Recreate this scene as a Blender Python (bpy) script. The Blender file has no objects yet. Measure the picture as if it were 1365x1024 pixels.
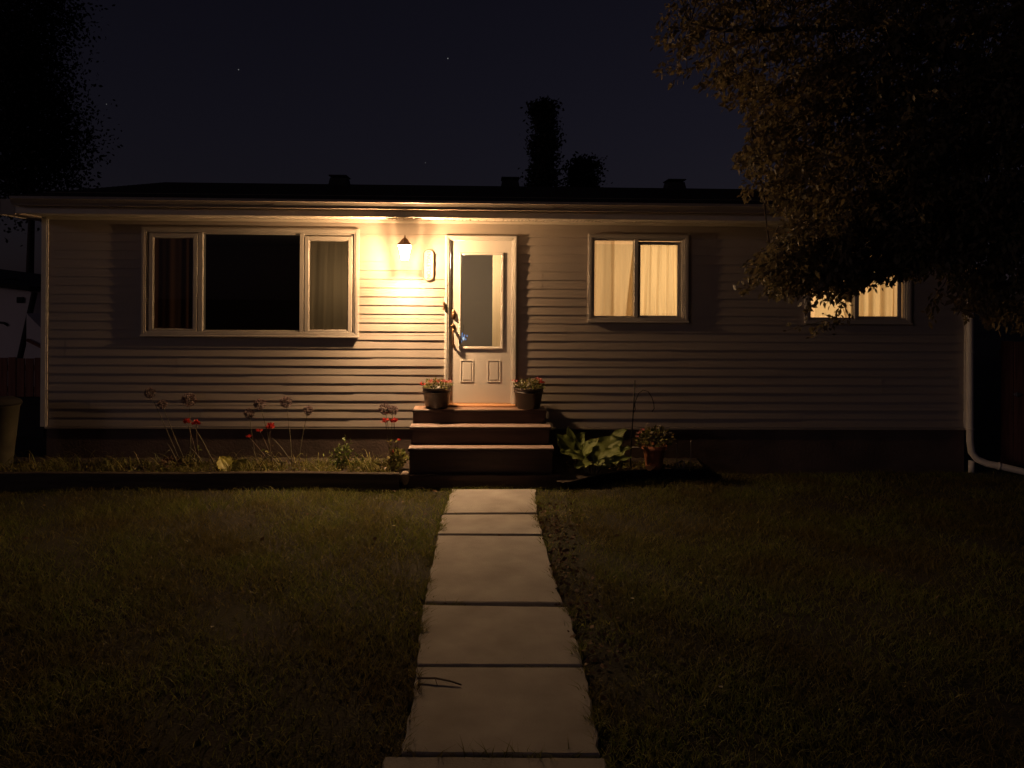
import bpy, math, random
import numpy as np
from mathutils import Vector, Matrix
R = math.radians
rnd = random.Random(7)
rng = np.random.default_rng(11)
sc = bpy.context.scene
col = sc.collection

# ------------------------------------------------------------------ camera model (measured from the photograph)
F, D, H = 1043.0, 9.66, 2.19          # focal length in photo pixels, distance to the front wall, eye height
YAW, ROLL = R(1.87), R(0.42)
PPX, PPY = 682.5, 391.0
fwd = Vector((math.sin(YAW), math.cos(YAW), 0))
r0 = Vector((math.cos(YAW), -math.sin(YAW), 0)); up0 = Vector((0, 0, 1))
rgt = r0 * math.cos(ROLL) + up0 * math.sin(ROLL)
upc = up0 * math.cos(ROLL) - r0 * math.sin(ROLL)
CAM = Vector((0, -D, H))

def ray(px, py):
    return fwd * F + rgt * (px - PPX) + upc * (PPY - py)
def at(px, py, Y=0.0):                # measured point on the vertical plane at depth Y
    r = ray(px, py); t = (Y + D) / r.y
    return CAM + r * t
def gp(px, py, z=0.0):                # measured point on the ground
    r = ray(px, py); t = (z - H) / r.z
    return CAM + r * t
def proj(P):
    d = Vector(P) - CAM; w = d.dot(fwd)
    return PPX + F * d.dot(rgt) / w, PPY - F * d.dot(upc) / w

# ------------------------------------------------------------------ helpers
def tag(o, label=None, cat=None, group=None, kind=None):
    if label: o['label'] = label
    if cat: o['category'] = cat
    if group: o['group'] = group
    if kind: o['kind'] = kind
    return o

def empty(name, loc=(0, 0, 0), label=None, cat=None, group=None, kind=None):
    o = bpy.data.objects.new(name, None); col.objects.link(o)
    o.location = loc; o.empty_display_size = 0.1
    bpy.context.view_layer.update()
    return tag(o, label, cat, group, kind)

def link(name, me, mat, parent=None):
    me.materials.clear()
    if mat: me.materials.append(mat)
    o = bpy.data.objects.new(name, me); col.objects.link(o)
    if parent:
        o.parent = parent
        o.matrix_parent_inverse = parent_world(parent).inverted()
    return o

def parent_world(p):
    m = Matrix.LocRotScale(p.location, p.rotation_euler, p.scale)
    if p.parent: m = parent_world(p.parent) @ p.matrix_parent_inverse @ m
    return m

class MB:
    def __init__(s): s.v = []; s.f = []
    def add(s, vs, fs):
        n = len(s.v); s.v += [tuple(p) for p in vs]; s.f += [tuple(i + n for i in f) for f in fs]
        return s
    def quad(s, a, b, c, d): return s.add([a, b, c, d], [(0, 1, 2, 3)])
    def box(s, x0, x1, y0, y1, z0, z1, c=0.0):
        if x0 > x1: x0, x1 = x1, x0
        if y0 > y1: y0, y1 = y1, y0
        if z0 > z1: z0, z1 = z1, z0
        if c <= 0:
            v = [(x, y, z) for x in (x0, x1) for y in (y0, y1) for z in (z0, z1)]
            return s.add(v, [(0, 1, 3, 2), (4, 6, 7, 5), (0, 4, 5, 1), (2, 3, 7, 6), (0, 2, 6, 4), (1, 5, 7, 3)])
        # chamfered box
        c = min(c, (x1 - x0) * .45, (y1 - y0) * .45, (z1 - z0) * .45)
        v = []; idx = {}
        for i, x in enumerate((x0, x1)):
            for j, y in enumerate((y0, y1)):
                for k, z in enumerate((z0, z1)):
                    sx = 1 if i == 0 else -1; sy = 1 if j == 0 else -1; sz = 1 if k == 0 else -1
                    idx[(i, j, k, 0)] = len(v); v.append((x, y + sy * c, z + sz * c))
                    idx[(i, j, k, 1)] = len(v); v.append((x + sx * c, y, z + sz * c))
                    idx[(i, j, k, 2)] = len(v); v.append((x + sx * c, y + sy * c, z))
        f = []
        I = lambda i, j, k, a: idx[(i, j, k, a)]
        for i in (0, 1): f.append((I(i,0,0,0), I(i,1,0,0), I(i,1,1,0), I(i,0,1,0)))
        for j in (0, 1): f.append((I(0,j,0,1), I(1,j,0,1), I(1,j,1,1), I(0,j,1,1)))
        for k in (0, 1): f.append((I(0,0,k,2), I(1,0,k,2), I(1,1,k,2), I(0,1,k,2)))
        for a in (0, 1):
            for b in (0, 1):
                f.append((I(0,a,b,1), I(1,a,b,1), I(1,a,b,2), I(0,a,b,2)))
                f.append((I(a,0,b,0), I(a,1,b,0), I(a,1,b,2), I(a,0,b,2)))
                f.append((I(a,b,0,0), I(a,b,1,0), I(a,b,1,1), I(a,b,0,1)))
        for i in (0, 1):
            for j in (0, 1):
                for k in (0, 1): f.append((I(i,j,k,0), I(i,j,k,1), I(i,j,k,2)))
        return s.add(v, f)
    def frame(s, x0, x1, z0, z1, w, y0, y1, wb=None, wt=None, wr=None, c=0.002):
        wb = w if wb is None else wb; wt = w if wt is None else wt; wr = w if wr is None else wr
        s.box(x0, x0 + w, y0, y1, z0, z1, c); s.box(x1 - wr, x1, y0, y1, z0, z1, c)
        s.box(x0 + w, x1 - wr, y0, y1, z1 - wt, z1, c); s.box(x0 + w, x1 - wr, y0, y1, z0, z0 + wb, c)
        return s
    def prism_x(s, prof, x0, x1, cap=True):       # profile of (y, z) points run along X
        n = len(prof)
        v = [(x0, y, z) for y, z in prof] + [(x1, y, z) for y, z in prof]
        f = [(i, (i + 1) % n, n + (i + 1) % n, n + i) for i in range(n)]
        if cap: f += [tuple(range(n))[::-1], tuple(range(n, 2 * n))]
        return s.add(v, f)
    def tube(s, pts, r0, r1=None, n=6, caps=True):
        pts = [Vector(p) for p in pts]; r1 = r0 if r1 is None else r1
        m = len(pts); v = []; f = []
        ref = Vector((0.31, 0.87, 0.38))
        for i, p in enumerate(pts):
            t = (pts[min(i + 1, m - 1)] - pts[max(i - 1, 0)])
            t = t.normalized() if t.length > 1e-9 else Vector((0, 0, 1))
            a = t.cross(ref)
            if a.length < 1e-3: a = t.cross(Vector((1, 0, 0)))
            a.normalize(); b = t.cross(a)
            r = r0 + (r1 - r0) * i / max(1, m - 1)
            for k in range(n):
                th = 2 * math.pi * k / n
                v.append(p + a * (r * math.cos(th)) + b * (r * math.sin(th)))
        for i in range(m - 1):
            for k in range(n):
                f.append((i * n + k, i * n + (k + 1) % n, (i + 1) * n + (k + 1) % n, (i + 1) * n + k))
        if caps: f += [tuple(range(n))[::-1], tuple((m - 1) * n + k for k in range(n))]
        return s.add(v, f)
    def lathe(s, prof, c=(0, 0, 0), n=24, caps=True, jitter=0.0):
        v = []; f = []; m = len(prof)
        for r, z in prof:
            for k in range(n):
                th = 2 * math.pi * (k + .5) / n
                v.append((c[0] + r * math.cos(th), c[1] + r * math.sin(th), c[2] + z))
        for i in range(m - 1):
            for k in range(n):
                f.append((i * n + k, i * n + (k + 1) % n, (i + 1) * n + (k + 1) % n, (i + 1) * n + k))
        if caps: f += [tuple(range(n))[::-1], tuple((m - 1) * n + k for k in range(n))]
        return s.add(v, f)
    def build(s, name, mat, parent=None, smooth=False):
        me = bpy.data.meshes.new(name); me.from_pydata(s.v, [], s.f); me.validate(); me.update()
        if smooth: me.polygons.foreach_set('use_smooth', [True] * len(me.polygons))
        return link(name, me, mat, parent)

def np_mesh(name, V, Fc, mat, parent=None, smooth=False):   # V (n,3); Fc (m,k) of one size
    me = bpy.data.meshes.new(name)
    V = np.ascontiguousarray(V, dtype=np.float32); Fc = np.ascontiguousarray(Fc, dtype=np.int32)
    m, k = Fc.shape
    me.vertices.add(len(V)); me.vertices.foreach_set('co', V.ravel())
    me.loops.add(m * k); me.loops.foreach_set('vertex_index', Fc.ravel())
    me.polygons.add(m); me.polygons.foreach_set('loop_start', np.arange(m, dtype=np.int32) * k)
    me.polygons.foreach_set('loop_total', np.full(m, k, dtype=np.int32))
    me.update(calc_edges=True)
    if smooth: me.polygons.foreach_set('use_smooth', [True] * m)
    return link(name, me, mat, parent)

def norm(a): return a / np.maximum(np.linalg.norm(a, axis=1, keepdims=True), 1e-9)

def leaves_np(P, T, size, width=.5, droop=.0, fold=.25):
    """four-vertex folded leaves: P base points, T tip directions"""
    n = len(P); T = norm(T)
    rv = norm(rng.normal(size=(n, 3)))
    S = norm(np.cross(T, rv)); N = np.cross(S, T)
    L = size[:, None]
    tip = P + T * L + np.array([0, 0, -1.]) * (L * droop)
    mid = P + T * (L * .45) + N * (L * fold * .25)
    a = mid + S * (L * width * .5) - N * (L * fold * .3); b = mid - S * (L * width * .5) - N * (L * fold * .3)
    V = np.stack([P, a, tip, b], 1).reshape(-1, 3)
    i = np.arange(n)[:, None] * 4
    Fc = np.concatenate([i + np.array([[0, 1, 2]]), i + np.array([[0, 2, 3]])], 1).reshape(-1, 3)
    return V, Fc

def blades_np(P, h, lean, w):
    n = len(P); az = rng.uniform(0, 2 * np.pi, n); la = rng.uniform(0, 2 * np.pi, n)
    side = np.stack([np.cos(az), np.sin(az), np.zeros(n)], 1) * (w[:, None] * .5)
    ld = np.stack([np.cos(la), np.sin(la), np.zeros(n)], 1) * (lean * h)[:, None]
    up = np.zeros((n, 3)); up[:, 2] = h
    mid = P + ld * .35 + up * .6; tip = P + ld + up * .95
    V = np.stack([P - side, P + side, mid + side * .7, mid - side * .7, tip], 1).reshape(-1, 3)
    i = np.arange(n)[:, None] * 5
    Fc = np.concatenate([i + np.array([[0, 1, 2]]), i + np.array([[0, 2, 3]]), i + np.array([[3, 2, 4]])], 1).reshape(-1, 3)
    return V, Fc

# ------------------------------------------------------------------ materials
def mat_new(name):
    m = bpy.data.materials.new(name); m.use_nodes = True
    nt = m.node_tree; nt.nodes.clear()
    out = nt.nodes.new('ShaderNodeOutputMaterial')
    return m, nt, out

def pmat(name, c1, c2=None, scale=8.0, rough=.6, bump=0.0, bscale=60.0, metal=0.0, detail=4.0, stretch=(1, 1, 1), spec=.5, sharp=None, coat=0):
    m, nt, out = mat_new(name); N = nt.nodes.new; L = nt.links.new
    b = N('ShaderNodeBsdfPrincipled'); L(b.outputs[0], out.inputs[0])
    b.inputs['Roughness'].default_value = rough; b.inputs['Metallic'].default_value = metal
    b.inputs['Specular IOR Level'].default_value = spec
    if coat: b.inputs['Coat Weight'].default_value = coat
    tc = N('ShaderNodeTexCoord'); mp = N('ShaderNodeMapping'); mp.inputs['Scale'].default_value = stretch
    L(tc.outputs['Object'], mp.inputs['Vector'])
    c2 = c2 or tuple(x * .82 for x in c1)
    nz = N('ShaderNodeTexNoise'); nz.inputs['Scale'].default_value = scale; nz.inputs['Detail'].default_value = detail
    L(mp.outputs[0], nz.inputs['Vector'])
    cr = N('ShaderNodeValToRGB')
    lo, hi = sharp or (.32, .68)
    cr.color_ramp.elements[0].position = lo; cr.color_ramp.elements[1].position = hi
    cr.color_ramp.elements[0].color = (*c2, 1); cr.color_ramp.elements[1].color = (*c1, 1)
    L(nz.outputs[0], cr.inputs[0]); L(cr.outputs[0], b.inputs['Base Color'])
    if bump:
        n2 = N('ShaderNodeTexNoise'); n2.inputs['Scale'].default_value = bscale; n2.inputs['Detail'].default_value = 5
        L(mp.outputs[0], n2.inputs['Vector'])
        bp = N('ShaderNodeBump'); bp.inputs['Strength'].default_value = min(1, bump); bp.inputs['Distance'].default_value = .01
        L(n2.outputs[0], bp.inputs['Height']); L(bp.outputs[0], b.inputs['Normal'])
    return m

def leafmat(name, cols, trans=.3, rough=.55, big=None):
    """colour changes from leaf to leaf (random per island), with light passing through"""
    m, nt, out = mat_new(name); N = nt.nodes.new; L = nt.links.new
    g = N('ShaderNodeNewGeometry'); cr = N('ShaderNodeValToRGB')
    e = cr.color_ramp.elements
    for i, c in enumerate(cols):
        p = i / max(1, len(cols) - 1)
        x = e[i] if i < 2 else e.new(p)
        x.position = p; x.color = (*c, 1)
    L(g.outputs['Random Per Island'], cr.inputs[0])
    src = cr.outputs[0]
    if big:
        nz = N('ShaderNodeTexNoise'); nz.inputs['Scale'].default_value = big[0]; nz.inputs['Detail'].default_value = 5
        tc = N('ShaderNodeTexCoord'); L(tc.outputs['Object'], nz.inputs['Vector'])
        r2 = N('ShaderNodeValToRGB'); r2.color_ramp.elements[0].position = .4; r2.color_ramp.elements[1].position = .62
        L(nz.outputs[0], r2.inputs[0])
        mx = N('ShaderNodeMix'); mx.data_type = 'RGBA'
        L(r2.outputs[0], mx.inputs[0]); L(src, mx.inputs[6]); 
        hs = N('ShaderNodeMix'); hs.data_type = 'RGBA'; hs.inputs[0].default_value = big[2]; L(src, hs.inputs[6]); hs.inputs[7].default_value = (*big[1], 1)
        L(hs.outputs[2], mx.inputs[7]); src = mx.outputs[2]
    b = N('ShaderNodeBsdfPrincipled'); b.inputs['Roughness'].default_value = rough; b.inputs['Specular IOR Level'].default_value = .3
    L(src, b.inputs['Base Color'])
    t = N('ShaderNodeBsdfTranslucent'); L(src, t.inputs[0])
    mix = N('ShaderNodeMixShader'); mix.inputs[0].default_value = trans
    L(b.outputs[0], mix.inputs[1]); L(t.outputs[0], mix.inputs[2]); L(mix.outputs[0], out.inputs[0])
    return m

def glassmat(name, tint=(.93, .95, .93), rough=.01):
    m, nt, out = mat_new(name); N = nt.nodes.new; L = nt.links.new
    t = N('ShaderNodeBsdfTransparent'); t.inputs[0].default_value = (*tint, 1)
    g = N('ShaderNodeBsdfGlossy'); g.inputs['Roughness'].default_value = rough
    fr = N('ShaderNodeFresnel'); fr.inputs[0].default_value = 1.45
    mx = N('ShaderNodeMixShader'); L(fr.outputs[0], mx.inputs[0]); L(t.outputs[0], mx.inputs[1]); L(g.outputs[0], mx.inputs[2])
    L(mx.outputs[0], out.inputs[0])
    return m

def emat(name, c, s):
    m, nt, out = mat_new(name)
    e = nt.nodes.new('ShaderNodeEmission'); e.inputs[0].default_value = (*c, 1); e.inputs[1].default_value = s
    nt.links.new(e.outputs[0], out.inputs[0]); return m

def clothmat(name, c, trans):
    m, nt, out = mat_new(name); N = nt.nodes.new; L = nt.links.new
    nz = N('ShaderNodeTexNoise'); nz.inputs['Scale'].default_value = 3; tc = N('ShaderNodeTexCoord')
    mp = N('ShaderNodeMapping'); mp.inputs['Scale'].default_value = (14, 14, .6); L(tc.outputs['Object'], mp.inputs[0]); L(mp.outputs[0], nz.inputs['Vector'])
    cr = N('ShaderNodeValToRGB'); cr.color_ramp.elements[0].color = (*[x * .93 for x in c], 1); cr.color_ramp.elements[1].color = (*c, 1)
    cr.color_ramp.elements[0].position = .35; cr.color_ramp.elements[1].position = .6
    L(nz.outputs[0], cr.inputs[0])
    d = N('ShaderNodeBsdfDiffuse'); t = N('ShaderNodeBsdfTranslucent'); L(cr.outputs[0], d.inputs[0]); L(cr.outputs[0], t.inputs[0])
    mx = N('ShaderNodeMixShader'); mx.inputs[0].default_value = trans
    L(d.outputs[0], mx.inputs[1]); L(t.outputs[0], mx.inputs[2]); L(mx.outputs[0], out.inputs[0])
    return m

M = {}
M['siding'] = pmat('siding', (.43, .37, .32), (.39, .335, .29), 1.3, .5, .04, 220, stretch=(.35, 1, 6), spec=.35)
M['trim'] = pmat('trim', (.72, .68, .62), (.64, .6, .54), 3, .42, .05, 90)
M['wintrim'] = pmat('wintrim', (.47, .43, .38), (.42, .38, .34), 3, .42, .05, 90)
M['gutter'] = pmat('gutter', (.4, .345, .29), (.35, .3, .25), 2.5, .42, .05, 40, stretch=(.4, 1, 1))
M['soffit'] = pmat('soffit', (.76, .69, .6), (.7, .63, .54), 2.0, .5, .05, 60)
def soffit_mat():
    m = M['soffit']; nt = m.node_tree; N = nt.nodes.new; L = nt.links.new
    bs = next(n for n in nt.nodes if n.type == 'BSDF_PRINCIPLED'); src = bs.inputs['Base Color'].links[0].from_socket
    tc = N('ShaderNodeTexCoord'); sp = N('ShaderNodeSeparateXYZ'); L(tc.outputs['Object'], sp.inputs[0])
    def mth(op, a, b=None):
        n = N('ShaderNodeMath'); n.operation = op
        for i, v in enumerate((a, b)):
            if v is None: continue
            if isinstance(v, (int, float)): n.inputs[i].default_value = v
            else: L(v, n.inputs[i])
        return n.outputs[0]
    def cell(v, p): return mth('ABSOLUTE', mth('SUBTRACT', mth('FRACT', mth('MULTIPLY', v, 1 / p)), .5))
    fx, fy = cell(sp.outputs[0], .045), cell(sp.outputs[1], .05)
    dot = mth('LESS_THAN', mth('MAXIMUM', fx, fy), .19)
    band = mth('MULTIPLY', mth('LESS_THAN', mth('ABSOLUTE', mth('SUBTRACT', sp.outputs[1], -.15)), .075), mth('LESS_THAN', cell(sp.outputs[0], .8), .27))
    mx = N('ShaderNodeMix'); mx.data_type = 'RGBA'; L(mth('MULTIPLY', dot, band), mx.inputs[0]); L(src, mx.inputs[6]); mx.inputs[7].default_value = (.06, .05, .04, 1); L(mx.outputs[2], bs.inputs['Base Color'])
soffit_mat()
M['found'] = pmat('found', (.15, .105, .085), (.085, .06, .05), 2.2, .95, .5, 45, detail=8)
M['roof'] = pmat('roof', (.035, .03, .03), (.018, .015, .016), 30, .95, .6, 120)
M['vent'] = pmat('vent', (.03, .026, .026), None, 6, .7)
M['door'] = pmat('door', (.88, .82, .75), (.83, .77, .7), 2.0, .38, .03, 140)
M['bronze'] = pmat('bronze', (.34, .2, .1), (.2, .11, .055), 30, .35, metal=.7)
M['copper'] = pmat('copper', (.36, .2, .11), (.26, .14, .08), 30, .5, metal=.3)
M['sillwood'] = pmat('sillwood', (.62, .34, .17), (.46, .22, .1), 12, .4, .1, 60, stretch=(.3, 3, 3))
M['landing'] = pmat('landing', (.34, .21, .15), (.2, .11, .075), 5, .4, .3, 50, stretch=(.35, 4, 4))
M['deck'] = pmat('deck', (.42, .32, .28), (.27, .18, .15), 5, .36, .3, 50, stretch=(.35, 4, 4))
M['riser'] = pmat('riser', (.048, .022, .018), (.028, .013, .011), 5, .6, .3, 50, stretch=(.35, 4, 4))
M['concrete'] = pmat('concrete', (.36, .335, .315), (.255, .232, .216), 3.4, .9, .4, 90, detail=12)
M['soil'] = pmat('soil', (.05, .034, .022), (.022, .014, .01), 14, 1, 1.0, 40, detail=8)
M['lawn'] = pmat('lawn', (.028, .026, .009), (.016, .011, .006), 1.7, 1, 1.0, 60, detail=8)
M['timber'] = pmat('timber', (.1, .075, .05), (.045, .03, .022), 6, .85, .4, 40, stretch=(.25, 3, 3))
M['blackplastic'] = pmat('blackplastic', (.02, .018, .018), (.012, .011, .011), 12, .45)
M['potplastic'] = pmat('potplastic', (.03, .02, .016), (.02, .013, .011), 10, .42, .05, 40)
M['terracotta'] = pmat('terracotta', (.4, .15, .07), (.3, .105, .05), 9, .8, .15, 50)
M['iron'] = pmat('iron', (.02, .017, .015), None, 40, .5, metal=.4)
M['greymetal'] = pmat('greymetal', (.3, .28, .26), None, 40, .4, metal=.6)
M['fence'] = pmat('fence', (.36, .15, .09), (.2, .08, .05), 4, .85, .3, 40, stretch=(8, 8, .5))
M['neighwall'] = pmat('neighwall', (.86, .76, .72), (.8, .7, .66), 1.5, .8)
M['dark'] = pmat('dark', (.02, .016, .015), None, 5, .8)
M['bin'] = pmat('bin', (.17, .155, .11), (.1, .09, .065), 6, .55, .1, 30)
M['bark'] = pmat('bark', (.08, .055, .04), (.04, .027, .02), 14, .95, .8, 30, stretch=(1, 1, .3))
M['twig'] = pmat('twig', (.1, .07, .045), None, 20, .9)
M['room'] = pmat('room', (.42, .33, .24), (.38, .3, .215), 1.5, .9)
M['hallwall'] = pmat('hallwall', (.3, .25, .2), (.26, .215, .17), .9, .85)
M['cream'] = pmat('cream', (.9, .68, .4), (.8, .58, .33), 3, .6, stretch=(8, 8, .5))
M['darkroom'] = pmat('darkroom', (.016, .008, .008), None, 1.5, .9)  # near-black wall colour stands in for an unlit room
M['glass'] = glassmat('glass')
M['lantern_glass'] = None
M['rock'] = pmat('rock', (.4, .31, .24), (.26, .19, .15), 12, .9, .4, 40)
M['sign'] = pmat('sign', (.5, .46, .41), (.46, .42, .37), 8, .5)
M['signrim'] = pmat('signrim', (.12, .06, .03), None, 20, .5)
M['signtext'] = pmat('signtext', (.07, .055, .035), None, 20, .6)
M['curtain_lit'] = clothmat('curtain_lit', (.82, .7, .52), .6)
M['curtain_soft'] = clothmat('curtain_soft', (.74, .62, .47), .52)
M['curtain_dim'] = clothmat('curtain_dim', (.75, .62, .44), .2)
M['curtain_red'] = clothmat('curtain_red', (.5, .26, .16), .4)

M['grass'] = leafmat('grass', [(.105, .135, .022), (.155, .185, .034), (.2, .21, .048), (.25, .22, .075)], .5, .6, (1.1, (.12, .07, .03), .6))
M['treeleaf'] = leafmat('treeleaf', [(.13, .107, .056), (.16, .132, .07), (.18, .14, .074), (.15, .11, .06)], .45, .5)
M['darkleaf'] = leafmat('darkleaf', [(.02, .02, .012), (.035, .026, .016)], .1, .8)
M['bedleaf'] = leafmat('bedleaf', [(.1, .12, .025), (.2, .2, .045), (.27, .23, .075), (.14, .1, .045)], .35, .5)
M['greenleaf'] = leafmat('greenleaf', [(.1, .14, .03), (.16, .21, .045), (.24, .26, .08)], .35, .5)
M['potleaf'] = leafmat('potleaf', [(.05, .07, .015), (.16, .15, .04), (.3, .24, .1)], .3, .5)
M['bigleaf'] = leafmat('bigleaf', [(.15, .19, .05), (.2, .235, .07), (.12, .16, .035)], .3, .5)
M['yellowleaf'] = pmat('yellowleaf', (.28, .25, .035), (.19, .17, .025), 20, .5)
M['stem'] = pmat('stem', (.17, .15, .09), (.1, .085, .05), 30, .7)
M['redstem'] = pmat('redstem', (.12, .08, .05), None, 30, .7)
M['allium'] = leafmat('allium', [(.14, .09, .1), (.25, .18, .18), (.34, .27, .24)], .15, .8)
M['red'] = leafmat('red', [(.42, .03, .03), (.62, .06, .05), (.7, .13, .09)], .25, .5)
M['pink'] = leafmat('pink', [(.6, .1, .12), (.75, .3, .28), (.8, .55, .45)], .25, .5)
M['white'] = leafmat('white', [(.6, .55, .4), (.75, .7, .55)], .25, .5)
M['litter'] = leafmat('litter', [(.07, .035, .02), (.13, .07, .04), (.2, .13, .08), (.05, .025, .02)], .1, .8)
M['orange'] = leafmat('orange', [(.5, .24, .08), (.6, .32, .14)], .1, .6)
M['daisy'] = leafmat('daisy', [(.85, .8, .6), (.85, .82, .66)], .2, .5)
M['daisy_centre'] = pmat('daisy_centre', (.7, .5, .08))

def lantern_glass(nm, tint, mixf, em):
    m, nt, out = mat_new(nm); N = nt.nodes.new; L = nt.links.new
    t = N('ShaderNodeBsdfTransparent'); t.inputs[0].default_value = (*tint, 1)
    e = N('ShaderNodeEmission'); e.inputs[0].default_value = (1, .66, .32, 1); e.inputs[1].default_value = em
    mx = N('ShaderNodeMixShader'); mx.inputs[0].default_value = mixf
    L(t.outputs[0], mx.inputs[1]); L(e.outputs[0], mx.inputs[2]); L(mx.outputs[0], out.inputs[0]); return m
M['lantern_glass'] = lantern_glass('lantern_glass', (.9, .85, .77), .27, 500)
for i_, (t_, e_) in enumerate(((.035, 6), (.06, 8), (.17, 40), (.7, 260), (.9, 380), (.5, 300))): M['lantern_%d' % i_] = lantern_glass('lantern_pane_%d' % i_, (t_ * 1.19, t_ * 1.12, t_ * 1.01), .16, e_ * 1.9)
M['bulb'] = emat('bulb', (1, .9, .68), 40)
M['nightlight'] = emat('nightlight', (.3, .48, 1.0), .55)
M['nightlight_white'] = emat('nightlight_white', (.7, .82, 1.0), .9)

# ------------------------------------------------------------------ key house measurements
XL, XR = at(56, 569).x, at(1291, 569).x
ZB = at(640, 569).z                   # bottom of the siding
ZS = at(640, 295).z                   # soffit underside
ZG = 0.0
DEPTH = 7.2
ovh = .52                             # soffit depth
GY0, GY1 = -ovh - .13, -ovh           # gutter

def rect(px0, py0, px1, py1, Y=0.0):
    a = at(px0, (py0 + py1) / 2, Y); b = at(px1, (py0 + py1) / 2, Y)
    mx = (px0 + px1) / 2
    return a.x, b.x, at(mx, py1, Y).z, at(mx, py0, Y).z

W_PIC = rect(189, 304, 479, 449)
W_ONE = rect(783.5, 312.5, 917.5, 430)
W_TWO = rect(1072, 315, 1214, 432)
DOOR = rect(593, 314, 688.5, 545)
DOOR = (DOOR[0], DOOR[1], at(640, 541).z, DOOR[3])

house = empty('bungalow', ((XL + XR) / 2, 0, 0), 'single storey bungalow with beige lap siding and low dark roof', 'house')

# openings are a little smaller than the trim that covers their edge
def shrink(r, m): return (r[0] + m, r[1] - m, r[2] + m, r[3] - m)
openings = [shrink(W_PIC, .03), shrink(W_ONE, .03), shrink(W_TWO, .03), (DOOR[0] + .03, DOOR[1] - .03, DOOR[2], DOOR[3] - .03)]

def wave(x, c):
    return .0008 * math.sin(x * 1.3 + c * 1.7) + .0005 * math.sin(x * 2.9 + c * 3.1)
def siding_wall():
    ch = .1067; mb = MB()
    nC = int(math.ceil((ZS - ZB) / ch))
    zs = sorted(set([ZB + i * ch for i in range(nC)] + [ZS] + [z for o in openings for z in (o[2], o[3]) if ZB < z < ZS]))
    xb = set([XL + .02, XR - .02] + [x for o in openings for x in (o[0], o[1])])
    x = XL + .2
    while x < XR - .1: xb.add(x); x += .21
    seam = {}
    for c in range(nC):
        s0 = XL + ((c // 2) * 2.37 + 1.9) % 3.7
        seam[c] = [s0 + k * 3.7 for k in range(4)]
        seam[c] = [s for s in seam[c] if s < XR - .3]
        for s in seam[c]: xb.add(s)
    # two seams measured in the photograph
    for px, py in ((472, 505), (334, 488)):
        xb.add(at(px, py).x)
    xs = sorted(xb)
    mseam = {}
    for px, pys in ((472, (500, 513)), (334, (488,)), (466, (547,)), (700, (330, 470))):
        for py in pys:
            p = at(px, py); mseam.setdefault(int((p.z - ZB) / ch), []).append(p.x); xb.add(p.x)
    xs = sorted(xb)
    def off(x, c):
        k = sum(1 for s in seam[c] + mseam.get(c, []) if x > s)
        return .003 * (k % 2)
    for z0, z1 in zip(zs, zs[1:]):
        if z1 - z0 < 1e-4: continue
        c = int(((z0 + z1) / 2 - ZB) / ch)
        t0 = (z0 - ZB) / ch - c; t1 = (z1 - ZB) / ch - c
        f = lambda t: -(.0078 * (1 - t) + .003)
        for x0, x1 in zip(xs, xs[1:]):
            xm = (x0 + x1) / 2; zm = (z0 + z1) / 2
            if any(o[0] < xm < o[1] and o[2] < zm < o[3] for o in openings): continue
            o = off(xm, c)
            w0, w1 = wave(x0, c) - o, wave(x1, c) - o
            a0, a1 = f(t0), f(t1)
            mb.quad((x0, a0 + w0, z0), (x1, a0 + w1, z0), (x1, a1 + w1 * .3, z1), (x0, a1 + w0 * .3, z1))
            if abs(t0) < 1e-4:
                mb.quad((x0, .002, z0), (x1, .002, z0), (x1, a0 + w1, z0), (x0, a0 + w0, z0))
    return mb
tag(siding_wall().build('front_siding', M['siding'], house))
# sheathing behind the siding, with the same openings
def sheath(y0, y1):
    mb = MB()
    zs = sorted(set([ZB, ZS + .3] + [z for o in openings for z in (o[2], o[3])]))
    xs = sorted(set([XL + .03, XR - .03] + [x for o in openings for x in (o[0], o[1])]))
    for z0, z1 in zip(zs, zs[1:]):
        for x0, x1 in zip(xs, xs[1:]):
            xm = (x0 + x1) / 2; zm = (z0 + z1) / 2
            if any(o[0] < xm < o[1] and o[2] < zm < o[3] for o in openings): continue
            mb.quad((x0, y0, z0), (x1, y0, z0), (x1, y0, z1), (x0, y0, z1))
            mb.quad((x0, y1, z0), (x1, y1, z0), (x1, y1, z1), (x0, y1, z1))
    for o in openings:                                    # reveals
        mb.quad((o[0], y0, o[2]), (o[0], y1, o[2]), (o[0], y1, o[3]), (o[0], y0, o[3]))
        mb.quad((o[1], y0, o[2]), (o[1], y1, o[2]), (o[1], y1, o[3]), (o[1], y0, o[3]))
        mb.quad((o[0], y0, o[3]), (o[1], y0, o[3]), (o[1], y1, o[3]), (o[0], y1, o[3]))
        mb.quad((o[0], y0, o[2]), (o[1], y0, o[2]), (o[1], y1, o[2]), (o[0], y1, o[2]))
    return mb
sheath(.006, .14).build('wall_lining', M['room'], house)
side = MB()
side.box(XL + .001, XL + .12, .004, DEPTH, ZB, ZS + .02); side.box(XR - .12, XR - .001, .004, DEPTH, ZB, ZS + .02)
side.box(XL + .12, XR - .12, DEPTH - .12, DEPTH - .001, ZB, ZS + .02)
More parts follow.
